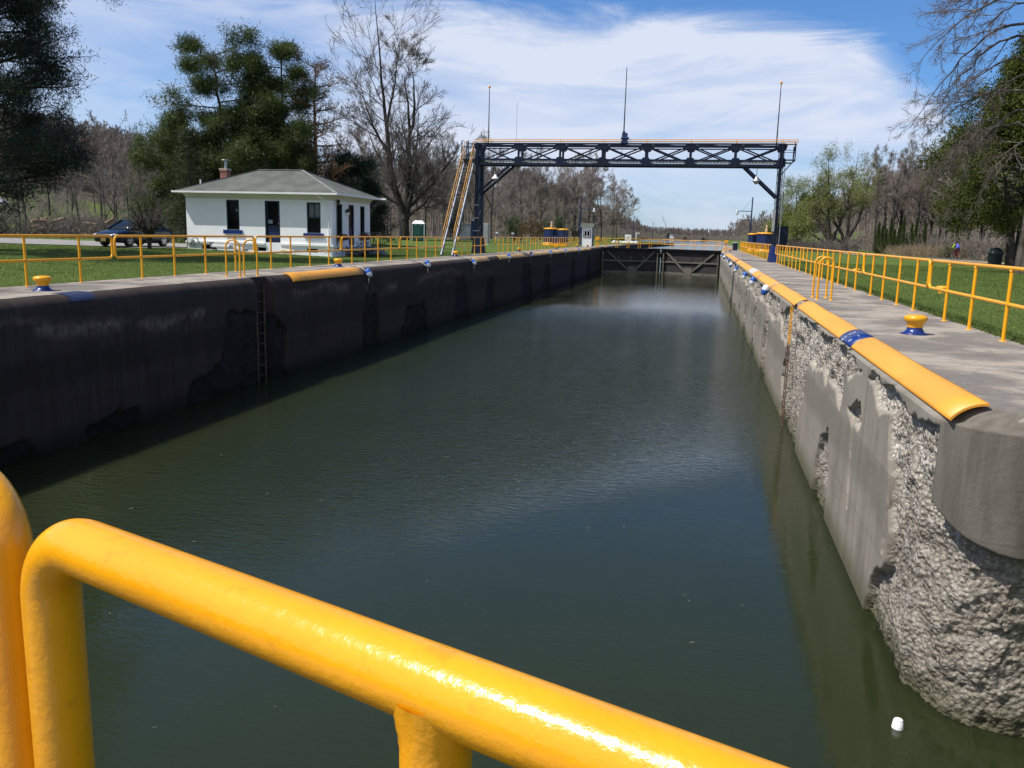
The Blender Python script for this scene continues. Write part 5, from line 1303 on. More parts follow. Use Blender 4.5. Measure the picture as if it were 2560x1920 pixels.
def tubes(sets):
    """sets: list of (P (B,n,3), R (B,n), sides) -> verts, faces"""
    V, F, off = [], [], 0
    for P, Rr, sd_n in sets:
        B, n = P.shape[:2]
        if B == 0: continue
        T = unit(np.gradient(P, axis=1)); ref = np.where(np.abs(T[...,2:3]) < .9, np.array([0,0,1.]), np.array([1.,0,0]))
        a = unit(np.cross(T, ref)); b_ = np.cross(T, a)
        an = 2*PI*np.arange(sd_n)/sd_n
        ring = P[:,:,None,:] + Rr[:,:,None,None]*(a[:,:,None,:]*np.cos(an)[None,None,:,None]+b_[:,:,None,:]*np.sin(an)[None,None,:,None])
        V.append(ring.reshape(-1,3))
        i = np.arange(n-1)[:,None]*sd_n + np.arange(sd_n)[None,:]; j = np.arange(n-1)[:,None]*sd_n + (np.arange(sd_n)+1)[None,:]%sd_n
        q = np.stack([i, j, j+sd_n, i+sd_n], -1).reshape(-1,4)
        F.append((q[None]+ (np.arange(B)*n*sd_n)[:,None,None] + off).reshape(-1,4)); off += B*n*sd_n
    return np.concatenate(V), np.concatenate(F)
def leaves(rg, C, size, n, spread, up=.2, aspect=.45, droop=0):
    """n small quads round each centre C (M,3), within spread (3,)"""
    M = len(C); c = np.repeat(C, n, 0) + np.clip(rg.normal(size=(M*n,3)), -2.2, 2.2)*np.array(spread)*.5
    d1 = rg.normal(size=(M*n,3)); d1[:,2] += up-droop; d1 = unit(d1); d2 = unit(np.cross(d1, rg.normal(size=(M*n,3))))
    s = size*rg.uniform(.6,1.4,(M*n,1))
    V = np.stack([c-d2*s*aspect*.5, c+d1*s*.5-d2*s*aspect*.1, c+d1*s, c+d1*s*.45+d2*s*aspect*.5], 1).reshape(-1,3)
    return V, np.arange(M*n*4).reshape(-1,4)
def poly(pts, r0, r1, n=12, jit=0, rg=None):
    P = resample(np.array([pts], float), n)
    for _ in range(2): P[:,1:-1] = .25*P[:,:-2]+.5*P[:,1:-1]+.25*P[:,2:]
    if jit and rg is not None: P[:,1:] += rg.normal(size=(1,n-1,3))*jit
    return P, np.linspace(1,0,n)[None,:]**1.1*(r0-r1)+r1
def cat(sets):
    n = max(s[0].shape[1] for s in sets)
    return np.concatenate([resample(s[0], n) for s in sets]), np.concatenate([np.stack([np.interp(np.linspace(0,1,n), np.linspace(0,1,s[1].shape[1]), r) for r in s[1]]) for s in sets])
def leafmat(name, c1, c2, c3, scale=.8, rough=.6):
    m, t, b = newmat(name)
    pos = t.n('ShaderNodeNewGeometry').outputs['Position']
    c = t.mix(t.ss(t.noise(pos, scale, 4, .6), .35, .65), c1, c2)
    c = t.mix(t.math('MULTIPLY', t.ss(t.noise(pos, scale*9, 3, .6), .5, .72), .8), c, c3)
    t.l(c, b.inputs['Base Color']); b.inputs['Roughness'].default_value = rough; b.inputs['Specular IOR Level'].default_value = .3
    tr = t.n('ShaderNodeBsdfTranslucent'); t.l(c, tr.inputs[0]); mx = t.n('ShaderNodeMixShader'); mx.inputs[0].default_value = .32
    t.l(b.outputs[0], mx.inputs[1]); t.l(tr.outputs[0], mx.inputs[2]); t.l(mx.outputs[0], m.node_tree.nodes['Material Output'].inputs[0])
    return m
PINE = leafmat('pine_needles', (.040,.062,.016), (.080,.112,.025), (.118,.145,.040))
PINED = leafmat('dark_pine_needles', (.013,.024,.016), (.026,.044,.024), (.045,.066,.030))
CEDAR = leafmat('cedar_sprays', (.040,.058,.010), (.090,.110,.014), (.16,.148,.026), .55)
THUJA = leafmat('hedge_leaves', (.030,.050,.007), (.050,.076,.010), (.075,.095,.014), 1.2)
WILLOW = leafmat('new_willow_leaves', (.17,.20,.045), (.22,.25,.065), (.26,.27,.11), .5)
BUSH = leafmat('bush_leaves', (.026,.050,.014), (.045,.075,.018), (.07,.09,.03), .7)
RUSTL = leafmat('rust_leaves', (.12,.075,.035), (.16,.10,.045), (.20,.14,.07), .7)
SPRUCE = leafmat('spruce_needles', (.018,.030,.010), (.034,.048,.014), (.075,.065,.022), .9)

def bare_tree(rg, h, r, nl=16, spread=.5, t0=.22, sub=(9,7,5), trop=.06, trunk=None, limb_ang=.8, thin=.010, fork=True, lenf=.46):
    """returns (trunk verts/faces, crown verts/faces)"""
    if trunk is None:
        w_ = .04*h
        trunk = [poly([(0,0,0), (rg.uniform(-.3,.3)*w_,rg.uniform(-.3,.3)*w_,h*.25), (rg.uniform(-1,1)*w_,rg.uniform(-1,1)*w_,h*.6), (rg.uniform(-1.4,1.4)*w_,rg.uniform(-1.4,1.4)*w_,h)], r, .02, 12)]
        if fork:
            z0 = h*rg.uniform(.22,.4); a = rg.uniform(0, 2*PI); q = spread*h*.35
            trunk.append(poly([(0,0,z0), (q*.45*math.cos(a),q*.45*math.sin(a),z0+h*.18), (q*math.cos(a),q*math.sin(a),h*.93)], r*.62, .02, 12))
    T = cat(trunk); T0 = (T[0], T[1].copy())
    base = T[1][:, :]*np.where(T[0][...,2] < .6, 1.25, 1.0)
    L1 = spawn(rg, *T, nl, t0, .97, limb_ang, .18, lenf, .40, .012, 7, trop, .10, .5, .62)
    L2 = spawn(rg, *L1, sub[0], .2, 1, .62, .2, .52, .55, .010, 5, trop*.9, .12, .25, .45)
    L3 = spawn(rg, *L2, sub[1], .15, 1, .6, .2, .55, .7, thin*.9, 4, trop*.8, .14, .3, .4); L3 = (L3[0], np.maximum(L3[1], thin*.7))
    sets = [(*L2, 4), (*L3, 3)]
    if sub[2]:
        L4 = spawn(rg, *L3, sub[2], .1, 1, .55, .25, .6, .8, thin*.8, 3, trop*.8, .15, .35, .3)
        L4 = (L4[0], np.maximum(L4[1], thin*.55)); sets.append((*L4, 3))
    return tubes([(T[0], base, 9), (*L1, 6)]), tubes(sets), L3
def plant(name, label, cat_, x, y, parts, mats, names, group=None, z=None, rz=0, s=1):
    root = thing(name, label, cat_, (x, y, gz(x, y)-.05 if z is None else z), group, rz); root.scale = (s, s, s)
    for (V, F), m_, nm in zip(parts, mats, names):
        o = np_mesh(nm, V, [F] if not isinstance(F, list) else F, m_); o.parent = root
    return root

# ---- the big bare maple behind the lockhouse
rg = np.random.default_rng(11)
k_ = 1.0
T = [poly([(0,0,0), (.05,0,2.0), (-.15,0,3.6), (-1.5,.3,6.2), (-2.3,.4,10), (-2.6,.3,14.5), (-3.1,.2,19), (-3.5,0,24), (-4.0,0,29.5)], .62, .03, 22, .05, rg),
     poly([(.1,0,2.6), (.3,.1,5), (.45,.2,9), (.55,.1,13), (.5,0,17), (-.3,.2,20.5)], .55, .03, 18, .06, rg),
     poly([(.5,.1,12.5), (1.2,.4,16), (1.0,.4,19), (.7,.4,22)], .26, .02, 12, .06, rg),
     poly([(.2,0,3.2), (1.2,-.6,6), (1.9,-1.2,10), (2.4,-1.6,16.5)], .36, .02, 16, .05, rg),
     poly([(-.2,0,3.4), (-1.6,1.0,6.5), (-3.9,1.6,10), (-6.2,1.8,15)], .34, .02, 16, .05, rg),
     poly([(.2,0,4.0), (2.5,.8,6.2), (5.2,1.2,9.6), (7.4,1.4,12.8)], .30, .02, 16, .05, rg),
     poly([(.0,.2,3.6), (.6,2.2,7), (.8,3.2,13)], .34, .02, 14, .05, rg), poly([(0,-.2,3.6), (-.6,-2.2,7), (-1.2,-3.6,14)], .34, .02, 14, .05, rg),
     poly([(-2.4,.4,11), (-4.6,.2,14.5), (-6.2,0,20)], .22, .02, 14, .05, rg), poly([(-2.6,.3,14.5), (-1.2,-.5,19), (-.3,-.8,25)], .20, .02, 14, .05, rg),
     poly([(.2,0,3.0), (3.0,-1.2,4.6), (5.8,-2,7.4)], .24, .02, 14, .05, rg), poly([(-.3,0,4.4), (-3.6,-1.0,6.2), (-6.8,-1.6,9.5)], .26, .02, 14, .05, rg)]
TT = cat(T)
L1 = spawn(rg, *TT, 12, .20, .98, .78, .16, .46, .34, .014, 8, .06, .09, 1.5, .45)
L2 = spawn(rg, *L1, 7, .18, 1, .56, .18, .50, .55, .014, 5, .06, .11, .8, .40)
L3 = spawn(rg, *L2, 5, .15, 1, .52, .2, .58, .75, .013, 4, .06, .13, .5, .35)
L3 = (L3[0], np.maximum(L3[1], .015))
L4 = spawn(rg, *L3, 3, .15, 1, .5, .2, .6, .8, .012, 3, .06, .13, .4, .3)
L4 = (L4[0], np.maximum(L4[1], .0105))
plant('bare_maple', 'tall bare maple with two leaders standing right of the lockhouse', 'tree', -37.6, 103,
      [tubes([(TT[0], TT[1], 10), (*L1, 5)]), tubes([(*L2, 4), (*L3, 3), (*L4, 3)])], [BARKD, TWIGD], ['trunk', 'crown'])

# ---- generic bare trees (a few shapes, copied)
protos = []
for k, (h, r, nl, spread, ang, tr) in enumerate(((17,.26,13,.5,.75,.08),(20,.30,14,.35,.6,.10),(15,.22,12,.7,.95,.06),(19,.28,15,.45,.7,.10),(13,.18,11,.6,.8,.07),(12,.17,9,.4,.6,.10),(12,.15,8,.7,.7,.10))):
    rg = np.random.default_rng(100+k)
    protos.append((h, bare_tree(rg, h, r, nl, spread, .34 if k > 4 else .28, (8,6,5) if k < 5 else (5,4,0), tr, limb_ang=ang, thin=.020, lenf=.42)))
made = {}
def bare(label, x, y, h, kind, tw, bk, group, rz=0, sx=1.0, cat_='tree', name='bare_tree'):
    hp, (tr, cr, _) = protos[kind]; key = (kind, tw.name, bk.name)
    if key in made:
        o = copy_tree(made[key]); o.location = (x, y, gz(x, y)-.05); o.rotation_euler = (0,0,rz); o['label'] = label; o['group'] = group
    else:
        o = plant(name, label, cat_, x, y, [tr, cr], [bk, tw], ['trunk', 'crown'], group, None, rz); made[key] = o
    s = h/hp; o.scale = (s*sx, s*sx, s); return o
def px_at(px, y):                                                    # ground x whose image column is px at depth y (offline measurement helper)
    z_ = .2; r_ = R @ np.array([px-1280, 0, F_PX]); r2 = R @ np.array([px-1280, 600-960, F_PX]); return float(r2[0]/r2[1]*y)
GB = 'bare trees in the background row behind the gantry'
row = [(-48.0,118,19,1),(-42,124,17,3),(-47,150,21,1),(-40.5,140,16,0),(-38,150,19,2),(-36.5,132,14,4),(-34.0,158,18,0),(-31.8,165,20,3),(-30.6,150,15,2),(-29.5,172,18,1),
       (-27.0,166,15,4),(-26.2,180,20,0),(-25.2,168,19,3),(-24.3,190,17,2),(-23.6,176,20.5,1),(-22.0,186,18.5,0),(-20.6,205,15.5,2),(-22.5,215,18,3)]
row.sort(key=lambda q: q[0]/q[1])
rgk = random.Random(3)
for k, (x, y, h, kd) in enumerate(row):
    bare(f'grey bare tree behind the gantry, {ORD[k]} from the left of its row', x, y, h*.82, kd, TWIGP if k > 8 else TWIG, BARK, GB, rgk.uniform(0, 6.28), rgk.uniform(.85,1.15))
# trunks at the left, under the dark pine and across the drive
lft = [(-58,62,11,0),(-61,66,12,2),(-57,68,10,4),(-55.5,71,12,1),(-52.5,66,9.5,3),(-53.5,72,12,0),(-50.5,70,11,2),(-49,66,9,4),(-52,80,13,1),(-49.5,76,12,3),(-50,86,14.5,0),(-48.5,82,12.5,2),(-47,80,10,4),(-46.6,88,13,1),(-56,80,13,3),(-60,75,12,4)]
lft.sort(key=lambda q: q[0]/q[1])
for k, (x, y, h, kd) in enumerate(lft):
    bare(f'thin bare tree on the slope beyond the drive, {ORD[k]} from the left', x, y, h*.62, 5+kd%2, TWIG, BARKD, 'thin bare trees beyond the drive', rgk.uniform(0,6.28), .9)
slp = []
rgs = np.random.default_rng(88)
while len(slp) < 20:
    y = rgs.uniform(84, 150); x = -rgs.uniform(.66, .98)*y
    if -116 < x < -66: slp.append((x, y, rgs.uniform(7,11), 5+len(slp)%2))
slp.sort(key=lambda q: q[0]/q[1])
for k, (x, y, h, kd) in enumerate(slp):
    bare(f'thin bare tree standing on the green slope, {ORD[k]} from the left', x, y, h, kd, TWIG, BARKD, 'thin bare trees on the green slope', rgk.uniform(0,6.28), 1.0)
rt = [(27.2,146,20,1),(27.8,136,18,0),(31.0,146,21,3),(32.5,142,20,1),(34.8,143,21,3),(37.2,144,20,0),(34,126,13,4),(40,142,19,2),(29.4,150,19,0),(43,146,20,1),(34.5,118,11,4),(41,112,11,0),(38,98,10.5,2),(31,84,8.5,4)]
rt.sort(key=lambda q: q[0]/q[1])
for k, (x, y, h, kd) in enumerate(rt):
    bare(f'bare tree at the wood edge behind the right-hand path, {ORD[k]} from the left', x, y, h*.76, kd, TWIG, BARKD, 'bare trees at the wood edge on the right', rgk.uniform(0,6.28), .95)

# ---- willow trees in new leaf on the right bank
def willow(label, x, y, h, seed, lean, dens):
    rg = np.random.default_rng(seed)
    T = cat([poly([(0,0,0), (lean*.2,0,h*.25), (lean*.6,.3,h*.6), (lean,.2,h)], .34, .03, 14, .05, rg), poly([(0,0,h*.1), (-h*.15,.4,h*.35), (-h*.24,.2,h*.75)], .30, .03, 14, .06, rg),
             poly([(.2,0,h*.12), (h*.12,-.5,h*.4), (h*.2,.2,h*.86)], .32, .03, 14, .05, rg), poly([(0,0,h*.06), (-h*.2,-.5,h*.2), (-h*.42,-.2,h*.30)], .22, .03, 14, .06, rg)])
    L1 = spawn(rg, *T, 11, .3, .98, .7, .2, .34, .5, .02, 6, .05, .1, 1, .4)
    L2 = spawn(rg, *L1, 7, .2, 1, .6, .2, .5, .6, .014, 5, -.02, .12, .6, .4)
    L3 = spawn(rg, *L2, 4, .2, 1, .6, .2, .6, .7, .014, 4, -.12, .12, .5, .4)
    L3 = (L3[0], np.maximum(L3[1], .012))
    C = L3[0][:, 1:].reshape(-1,3); C = C[rg.random(len(C)) < dens]
    return plant('willow', label, 'tree', x, y, [tubes([(*T, 8), (*L1, 5)]), tubes([(*L2, 4), (*L3, 3)]), leaves(rg, C, .34, 8, (.7,.7,.9), -.5, .30)], [BARKD, TWIG, WILLOW], ['trunk', 'branches', 'crown'],
                 'willows on the right bank')
willow('tall pale green willow with a leaning trunk right of the gantry leg', 17.6, 126, 12.6, 21, -1.2, .55)
willow('low spreading pale green willow just right of the gantry leg', 14.0, 134, 9.0, 22, -.8, .95)
willow('thin yellow-green willow beside the tall one', 21.6, 138, 14, 23, .5, .32)
o = copy_tree(made[next(iter(made))]); o.location = (15.8, 118, gz(15.8,118)-.4); o.scale = (.35,.35,.3); o.rotation_euler = (1.25, 0, 1.0); o['label'] = 'fallen bare branches heaped under the low willow'; o['category'] = 'deadfall'; o['group'] = 'deadfall'; o.name = 'fallen_tree'

# ---- pines
def pine(label, x, y, h, seed, lean, z0, wid, mat, bark, lsz=.30, ln=17, spr=(.62,.62,.46), name='pine_tree', group=None, dead=False, pads=26, dens=1.0, r=.32, zstep=None, droop=0, top=True, side=None):
    rg = np.random.default_rng(seed)
    T = poly([(0,0,0), (lean*.2,0,h*.3), (lean*.45,.1,h*.6), (lean,0,h)], r, .04, 18, .03, rg)
    t_ = np.linspace(z0, .98, pads); B = []
    for k, tt in enumerate(t_):
        f = tt*17; i = min(int(f), 16); p = T[0][0,i]*(1-f+i)+T[0][0,i+1]*(f-i)
        a = k*2.4+rg.uniform(-.5,.5)
        if side is not None and rg.random() < .45: a = side+rg.normal()*.6
        L = wid*h*(1.0-.52*max(0,(tt-z0)/(1-z0))**1.8)*rg.uniform(.45,1.22)
        e = np.array([math.cos(a), math.sin(a), 0]); rise = rg.uniform(-.02,.28)+.35*max(0,tt-.7)
        B.append([p, p+e*L*.4+np.array([0,0,L*rise*.3]), p+e*L*.75+np.array([0,0,L*rise*.75]), p+e*L+np.array([0,0,L*rise*1.2])])
    Bp = resample(np.array(B), 8); Br = np.linspace(1,.18,8)[None,:]*(.05+.05*(1-t_[:,None]))
    S1 = spawn(rg, Bp, Br, 12, .22, 1, .75, .2, .42, .5, .014, 5, .08, .1, .5, .35, flat=.5)
    S2 = spawn(rg, *S1, 5, .2, 1, .7, .25, .55, .7, .012, 4, .08, .12, .35, .3, flat=.2)
    br = tubes([(*S1, 4), (S2[0], np.maximum(S2[1], .010), 3)])
    tr = tubes([(*T, 10), (Bp, Br, 6)])
    C = np.concatenate([S2[0][:,2:].reshape(-1,3), S1[0][:,3:].reshape(-1,3)])
    C = C[rg.random(len(C)) < dens]
    lv = leaves(rg, C, lsz, ln, spr, .35, .20, droop)
    return plant(name, label, 'tree', x, y, [tr, br, lv], [bark, BARKD if not dead else bark, mat], ['trunk', 'branches', 'needles'], group)
PG = 'pines behind the lockhouse'
pine('left pine behind the lockhouse, broad and dark with a bushy top', -35.2, 58, 14.0, 31, -1.0, .25, .33, PINE, BARKD, group=PG, pads=30)
pine('middle pine behind the lockhouse, close to the left one', -33.6, 60, 11.2, 32, -.2, .15, .32, PINE, BARKD, group=PG, pads=28)
pine('right pine behind the lockhouse with a rounded top on a bare stem', -31.9, 60, 14.4, 33, .2, .42, .22, PINE, BARKD, group=PG, pads=20)
pine('low dark pine filling the gap right of the lockhouse roof', -27.2, 62, 6.2, 36, .2, .15, .42, PINED, BARKD, group=PG, pads=16)
pine('low spreading pine at the left behind the lockhouse', -38.2, 57, 8.6, 37, -.5, .12, .36, PINE, BARKD, group=PG, pads=20)
pine('half dead pine with orange trunk and thin needles, right of the pine group', -29.2, 60, 13.4, 34, .2, .26, .22, PINED, BARKO, group=PG, dead=True, pads=34, dens=.07)
pine('large dark pine with layered branches at the left edge', -27.9, 27.6, 19, 35, .3, .13, .235, PINED, BARKD, lsz=.18, ln=27, spr=(.44,.44,.30), dens=1.0, pads=52, r=.42, side=.25)
def spruce(label, x, y, h, seed, mat, w_=.26, group=None):
    rg = np.random.default_rng(seed); T = poly([(0,0,0),(0,0,h)], .18, .02, 14)
    n = 90; tt = np.linspace(.04, .97, n); a = np.arange(n)*2.4; L = w_*h*(1-tt)**.8*rg.uniform(.7,1.15,n)+.15
    e = np.stack([np.cos(a), np.sin(a), 0*a], 1); p = np.stack([0*a, 0*a, tt*h], 1)
    B = np.stack([p, p+e*L[:,None]*.5-np.array([0,0,1])*L[:,None]*.10, p+e*L[:,None]-np.array([0,0,1])*L[:,None]*.22], 1); Bp = resample(B, 6); Br = np.linspace(.03,.008,6)[None,:]*np.ones((n,1))
    S1 = spawn(rg, Bp, Br, 8, .2, 1, .8, .2, .35, .6, .008, 4, -.06, .1, .2, .4, flat=.6)
    lv = leaves(rg, np.concatenate([S1[0][:,1:].reshape(-1,3), Bp[:,2:].reshape(-1,3)]), .22, 4, (.3,.3,.2), 0, .25, .3)
    return plant('spruce_tree', label, 'tree', x, y, [tubes([(*T,8),(Bp,Br,4)]), lv], [BARKD, mat], ['trunk', 'needles'], group)
spruce('dark green spruce at the left corner of the lockhouse', -33.2, 50, 7.6, 51, SPRUCE, .30)
spruce('small spruce on the hillside edge behind the dark pine', -68, 92, 12, 52, PINE, .22)

# ---- hedge of columnar arborvitae
rg = np.random.default_rng(61); hed = None
hp_ = [px_at(q, 118) for q in np.linspace(2202, 2290, 12)]
for k, x in enumerate(hp_):
    y = 120-.55*k; h = 3.55+.75*math.sin(k*2.3+.5)+.35*math.sin(k*4.3)
    if k < 3:
        g_ = np.random.default_rng(62+k); n = 900
        zz = g_.random(n)**1.15; r_ = (.60*np.clip(1-zz,0,1)**.8*np.clip(zz*6+.45,0,1)+.04)*g_.uniform(.7,1.05,n); a = g_.uniform(0,2*PI,n)
        C = np.stack([r_*np.cos(a), r_*np.sin(a), zz*3.9+.1], 1)
        o = plant('hedge_shrub', f'columnar dark green hedge shrub, {ORD[k]} from the left of the row', 'shrub', x, y, [tubes([(*poly([(0,0,0),(0,0,3)], .05, .02, 6), 6)]), leaves(g_, C, .20, 4, (.16,.16,.3), .9, .4)], [BARKD, THUJA], ['stem', 'foliage'], 'columnar hedge shrubs on the right')
        hed = (hed or [])+[o]
    else:
        o = copy_tree(hed[k % 3]); o.location = (x, y, gz(x,y)-.05); o['label'] = f'columnar dark green hedge shrub, {ORD[k]} from the left of the row'
    o.scale = (.62, .62, h/3.9); o.rotation_euler = (0,0,k*1.3)

# ---- bushes
def bush(label, x, y, w_, h, seed, mat, name='bush', cat_='bush', n=420, size=.28, group=None):
    g_ = np.random.default_rng(seed); cs = g_.normal(size=(7,3))*np.array([w_*.28,w_*.28,h*.16])+np.array([0,0,h*.52])
    d_ = unit(g_.normal(size=(n,3))); C = cs[g_.integers(0,7,n)] + d_*np.array([w_*.26,w_*.26,h*.30])*g_.uniform(.55,1.05,(n,1)); C[:,2] = np.clip(C[:,2], .1, None)
    T = cat([poly([(0,0,0),(g_.normal()*w_*.1,g_.normal()*w_*.1,h*.4),tuple(c_)], .06, .02, 6) for c_ in cs])
    return plant(name, label, cat_, x, y, [tubes([(*T,5)]), leaves(g_, C, size, 5, (.5,.5,.4), .3, .5)], [BARKD, mat], ['stems', 'foliage'], group)
bush('large dark evergreen bush on the left bank behind the picnic tables', -30.0, 134, 5.2, 4.6, 71, BUSH)
bush('rust brown bush between the evergreen bushes', -26.6, 133, 3.0, 4.0, 72, RUSTL)
bush('second evergreen bush left of the machinery drums', -25.0, 136, 3.2, 4.2, 73, BUSH)
bush('narrow evergreen behind the blue machinery drum', -22.6, 133, 1.8, 4.8, 74, BUSH, n=240)
bush('dark evergreen bush under the big bare maple, right of the toilet', -33.5, 112, 2.6, 4.6, 75, PINED)
bush('low dark shrub beside the lockhouse porch', -16.9, 40.3, 1.6, .55, 76, PINED, n=160, size=.12)
for k, (x, y, w_, h) in enumerate(((25.8,98,2.6,1.5),(28.2,93,3.2,1.9),(27.4,83,3,1.7),(26.5,70,2.8,1.4),(29,104,3.4,2.0))):
    bush(f'straggly new green bush beside the path on the right, {ORD[k]} from the far end', x, y, w_, h, 80+k, leafmat('brush_leaves', (.055,.075,.022), (.085,.10,.035), (.11,.105,.05), .7) if k == 0 else bpy.data.materials['brush_leaves'], n=150, size=.2, group='bushes beside the right-hand path')
# small bare shrub tree beside the car
rg = np.random.default_rng(90)
T = cat([poly([(0,0,0),(.05,0,.55),(.3*math.cos(a),.3*math.sin(a),1.1),(.75*math.cos(a),.75*math.sin(a),1.9+.4*math.sin(a*3))], .11, .02, 8) for a in np.linspace(0, 5.6, 8)])
L1 = spawn(rg, *T, 9, .35, 1, .6, .2, .5, .6, .008, 5, .06, .14, .25, .4); L2 = spawn(rg, *L1, 7, .15, 1, .65, .2, .55, .7, .006, 4, .03, .15, .15, .4)
C = L2[0][:,2:].reshape(-1,3); C = C[rg.random(len(C)) < .5]
plant('small_shrub_tree', 'small twiggy shrub tree with tiny buds in front of the parked car', 'shrub', -26.3, 36.0, [tubes([(*T,7),(*L1,4)]), tubes([(L2[0],np.maximum(L2[1],.005),3)]), leaves(rg, C, .05, 2, (.12,.12,.12))], [BARKD, TWIGD, bpy.data.materials['brush_leaves']], ['trunk', 'branches', 'crown'])

# ---- the big conifer and bare-branched tree at the right edge
rg = np.random.default_rng(95)
T = cat([poly([(0,0,0),(.05,0,3),(.1,.1,8),(0,0,16)], .86, .1, 18, .02, rg), poly([(-.9,-.3,0),(-1.2,-.3,2.5),(-1.7,-.2,5),(-2.6,0,9)], .34, .05, 14, .02, rg)])
n = 86; tt = rg.uniform(.17,.98,n); a = rg.uniform(PI*.35, PI*1.75, n); zz = tt*15.5
L = (3.4+3.1*np.exp(-((zz-6.2)/2.8)**2))*rg.uniform(.6,1.08,n)*np.clip((17.2-zz)/6,.2,1)
e = np.stack([np.cos(a), np.sin(a), 0*a], 1); p = np.stack([0*a, 0*a, zz], 1); Z1 = np.array([0,0,1.])
B = np.stack([p, p+e*L[:,None]*.5+Z1*.15*L[:,None], p+e*L[:,None]*.85+Z1*.02*L[:,None], p+e*L[:,None]*1.0-Z1*.10*L[:,None]], 1); Bp = resample(B, 8); Br = np.linspace(.10,.015,8)[None,:]*np.ones((n,1))
S1 = spawn(rg, Bp, Br, 10, .3, 1, .8, .25, .34, .5, .014, 5, -.05, .12, .5, .35); S2 = spawn(rg, *S1, 3, .3, 1, .6, .2, .5, .7, .01, 4, -.05, .12, .3, .3)
C = np.concatenate([S2[0][:,1:].reshape(-1,3), S1[0][:,2:].reshape(-1,3)]); C = C[rg.random(len(C)) < .92]
plant('cedar_tree', 'big thick-trunked conifer with yellow-green foliage at the right edge', 'tree', 21.2, 62.6, [tubes([(*T,14),(Bp,Br,6)]), tubes([(*S1,4)]), leaves(rg, C, .22, 13, (.62,.62,.48), 0, .5, .3)], [BARK, BARKD, CEDAR], ['trunk', 'branches', 'crown'])
# bare drooping branches of the dead tree in front of it
rg = np.random.default_rng(97)
T = poly([(0,0,0),(.1,0,5),(.2,0,11),(.1,0,17)], .40, .08, 16, .03, rg)
Bs = []
for z_, tip, r_ in ((13.5,(-6.3,-.5,10.4),.16),(14.4,(-5.0,.8,12.6),.15),(11.6,(-4.8,1.0,8.6),.15),(12.2,(-6.2,.4,7.5),.15),(9.6,(-4.4,-.8,5.6),.13),(9.0,(-5.4,.6,6.9),.13),(8.0,(-3.8,.2,3.9),.12),(7.2,(-4.8,.2,5.2),.12),(15.5,(-4.6,-.3,14.4),.14),(15.0,(-3.2,1.2,13.4),.13),(6.4,(-3.0,-.8,3.4),.10),(10.4,(-5.2,-1,7.8),.13),(13.0,(-3.8,-1.2,11.5),.12)):
    tp = np.array(tip); Bs.append(poly([(.1,0,z_), (tp[0]*.35,tp[1]*.4,z_+.45), (tp[0]*.7,tp[1]*.8,(z_+tp[2])/2+.75), tuple(tp)], r_*.62, .012, 14, .05, rg))
Bb = cat(Bs)
L1 = spawn(rg, *Bb, 11, .28, 1, .5, .16, .34, .55, .010, 7, -.02, .13, .4, .4); L2 = spawn(rg, *L1, 10, .15, 1, .55, .2, .40, .6, .007, 5, .02, .15, .2, .4); L3 = spawn(rg, *L2, 5, .15, 1, .6, .2, .5, .7, .006, 3, .02, .15, .12, .4)
L3 = (L3[0], np.maximum(L3[1], .0055))
TWIGR = pmat('red_grey_twigs', (.125,.100,.085), .9, .3, .6)
plant('bare_conifer', 'bare tree with drooping fine-twigged branches reaching in at the right edge', 'tree', 16.4, 48.5, [tubes([(*T,10),(*Bb,7)]), tubes([(*L1,4),(*L2,3),(*L3,3)])], [BARK, TWIGR], ['trunk', 'branches'])

# ---- far woods: one mass each
def wood_templates(seed, hgt, twr):
    out = []
    for k in range(4):
        rg = np.random.default_rng(seed+k)
        T = poly([(0,0,0),(rg.normal()*.2,rg.normal()*.2,hgt*.5),(rg.normal()*.5,rg.normal()*.5,hgt)], hgt*.011, .03, 5)
        L1 = spawn(rg, *T, 13, .32, .98, .62, .2, .34, .6, .03, 4, .12, .1, .8, .55); L2 = spawn(rg, *L1, 6, .15, 1, .6, .2, .5, .7, twr, 3, .1, .14, .5, .4)
        L3 = spawn(rg, *L2, 4, .15, 1, .6, .2, .6, .8, twr, 2, .1, .14, .4, .4)
        L2 = (L2[0], np.maximum(L2[1], twr)); L3 = (L3[0], np.full(L3[1].shape, twr)*np.array([1,.5])[None,:])
        V, F = tubes([(*T,5),(*L1,3),(*L2,3)]); P3 = L3[0]; s = unit(np.cross(P3[:,1]-P3[:,0], rg.normal(size=(len(P3),3))))*twr*1.3
        V3 = np.stack([P3[:,0]-s, P3[:,0]+s, P3[:,1]], 1).reshape(-1,3)
        out.append((V, F, V3, np.arange(len(P3)*3).reshape(-1,3)))
    return out
def forest(name, label, pts, heights, hgt, mat, seed, twr):
    tp = wood_templates(seed, hgt, twr); rg = np.random.default_rng(seed+9); VV, Q, Tr, off = [], [], [], 0
    for (x, y), h in zip(pts, heights):
        V, F, V3, F3 = tp[rg.integers(0, 4)]; s = h/hgt; a = rg.uniform(0, 2*PI); ca, sa = math.cos(a), math.sin(a); w_ = s*rg.uniform(.8,1.15)
        for A, Fc, dst in ((V, F, Q), (V3, F3, Tr)):
            B = np.empty_like(A); B[:,0] = (A[:,0]*ca-A[:,1]*sa)*w_+x; B[:,1] = (A[:,0]*sa+A[:,1]*ca)*w_+y; B[:,2] = A[:,2]*s
            VV.append(B); dst.append(Fc+off); off += len(A)
        zb = gz(x, y)-.1; VV[-1][:,2] += zb; VV[-2][:,2] += zb
    o = np_mesh(name, np.concatenate(VV), [np.concatenate(Q), np.concatenate(Tr)], mat); return stuff(o, label, 'woodland')
rg = np.random.default_rng(201)
def scat(n, fx, fy, keep):
    P = []
    while len(P) < n:
        x, y = fx(), fy()
        if keep(x, y): P.append((x, y))
    return P
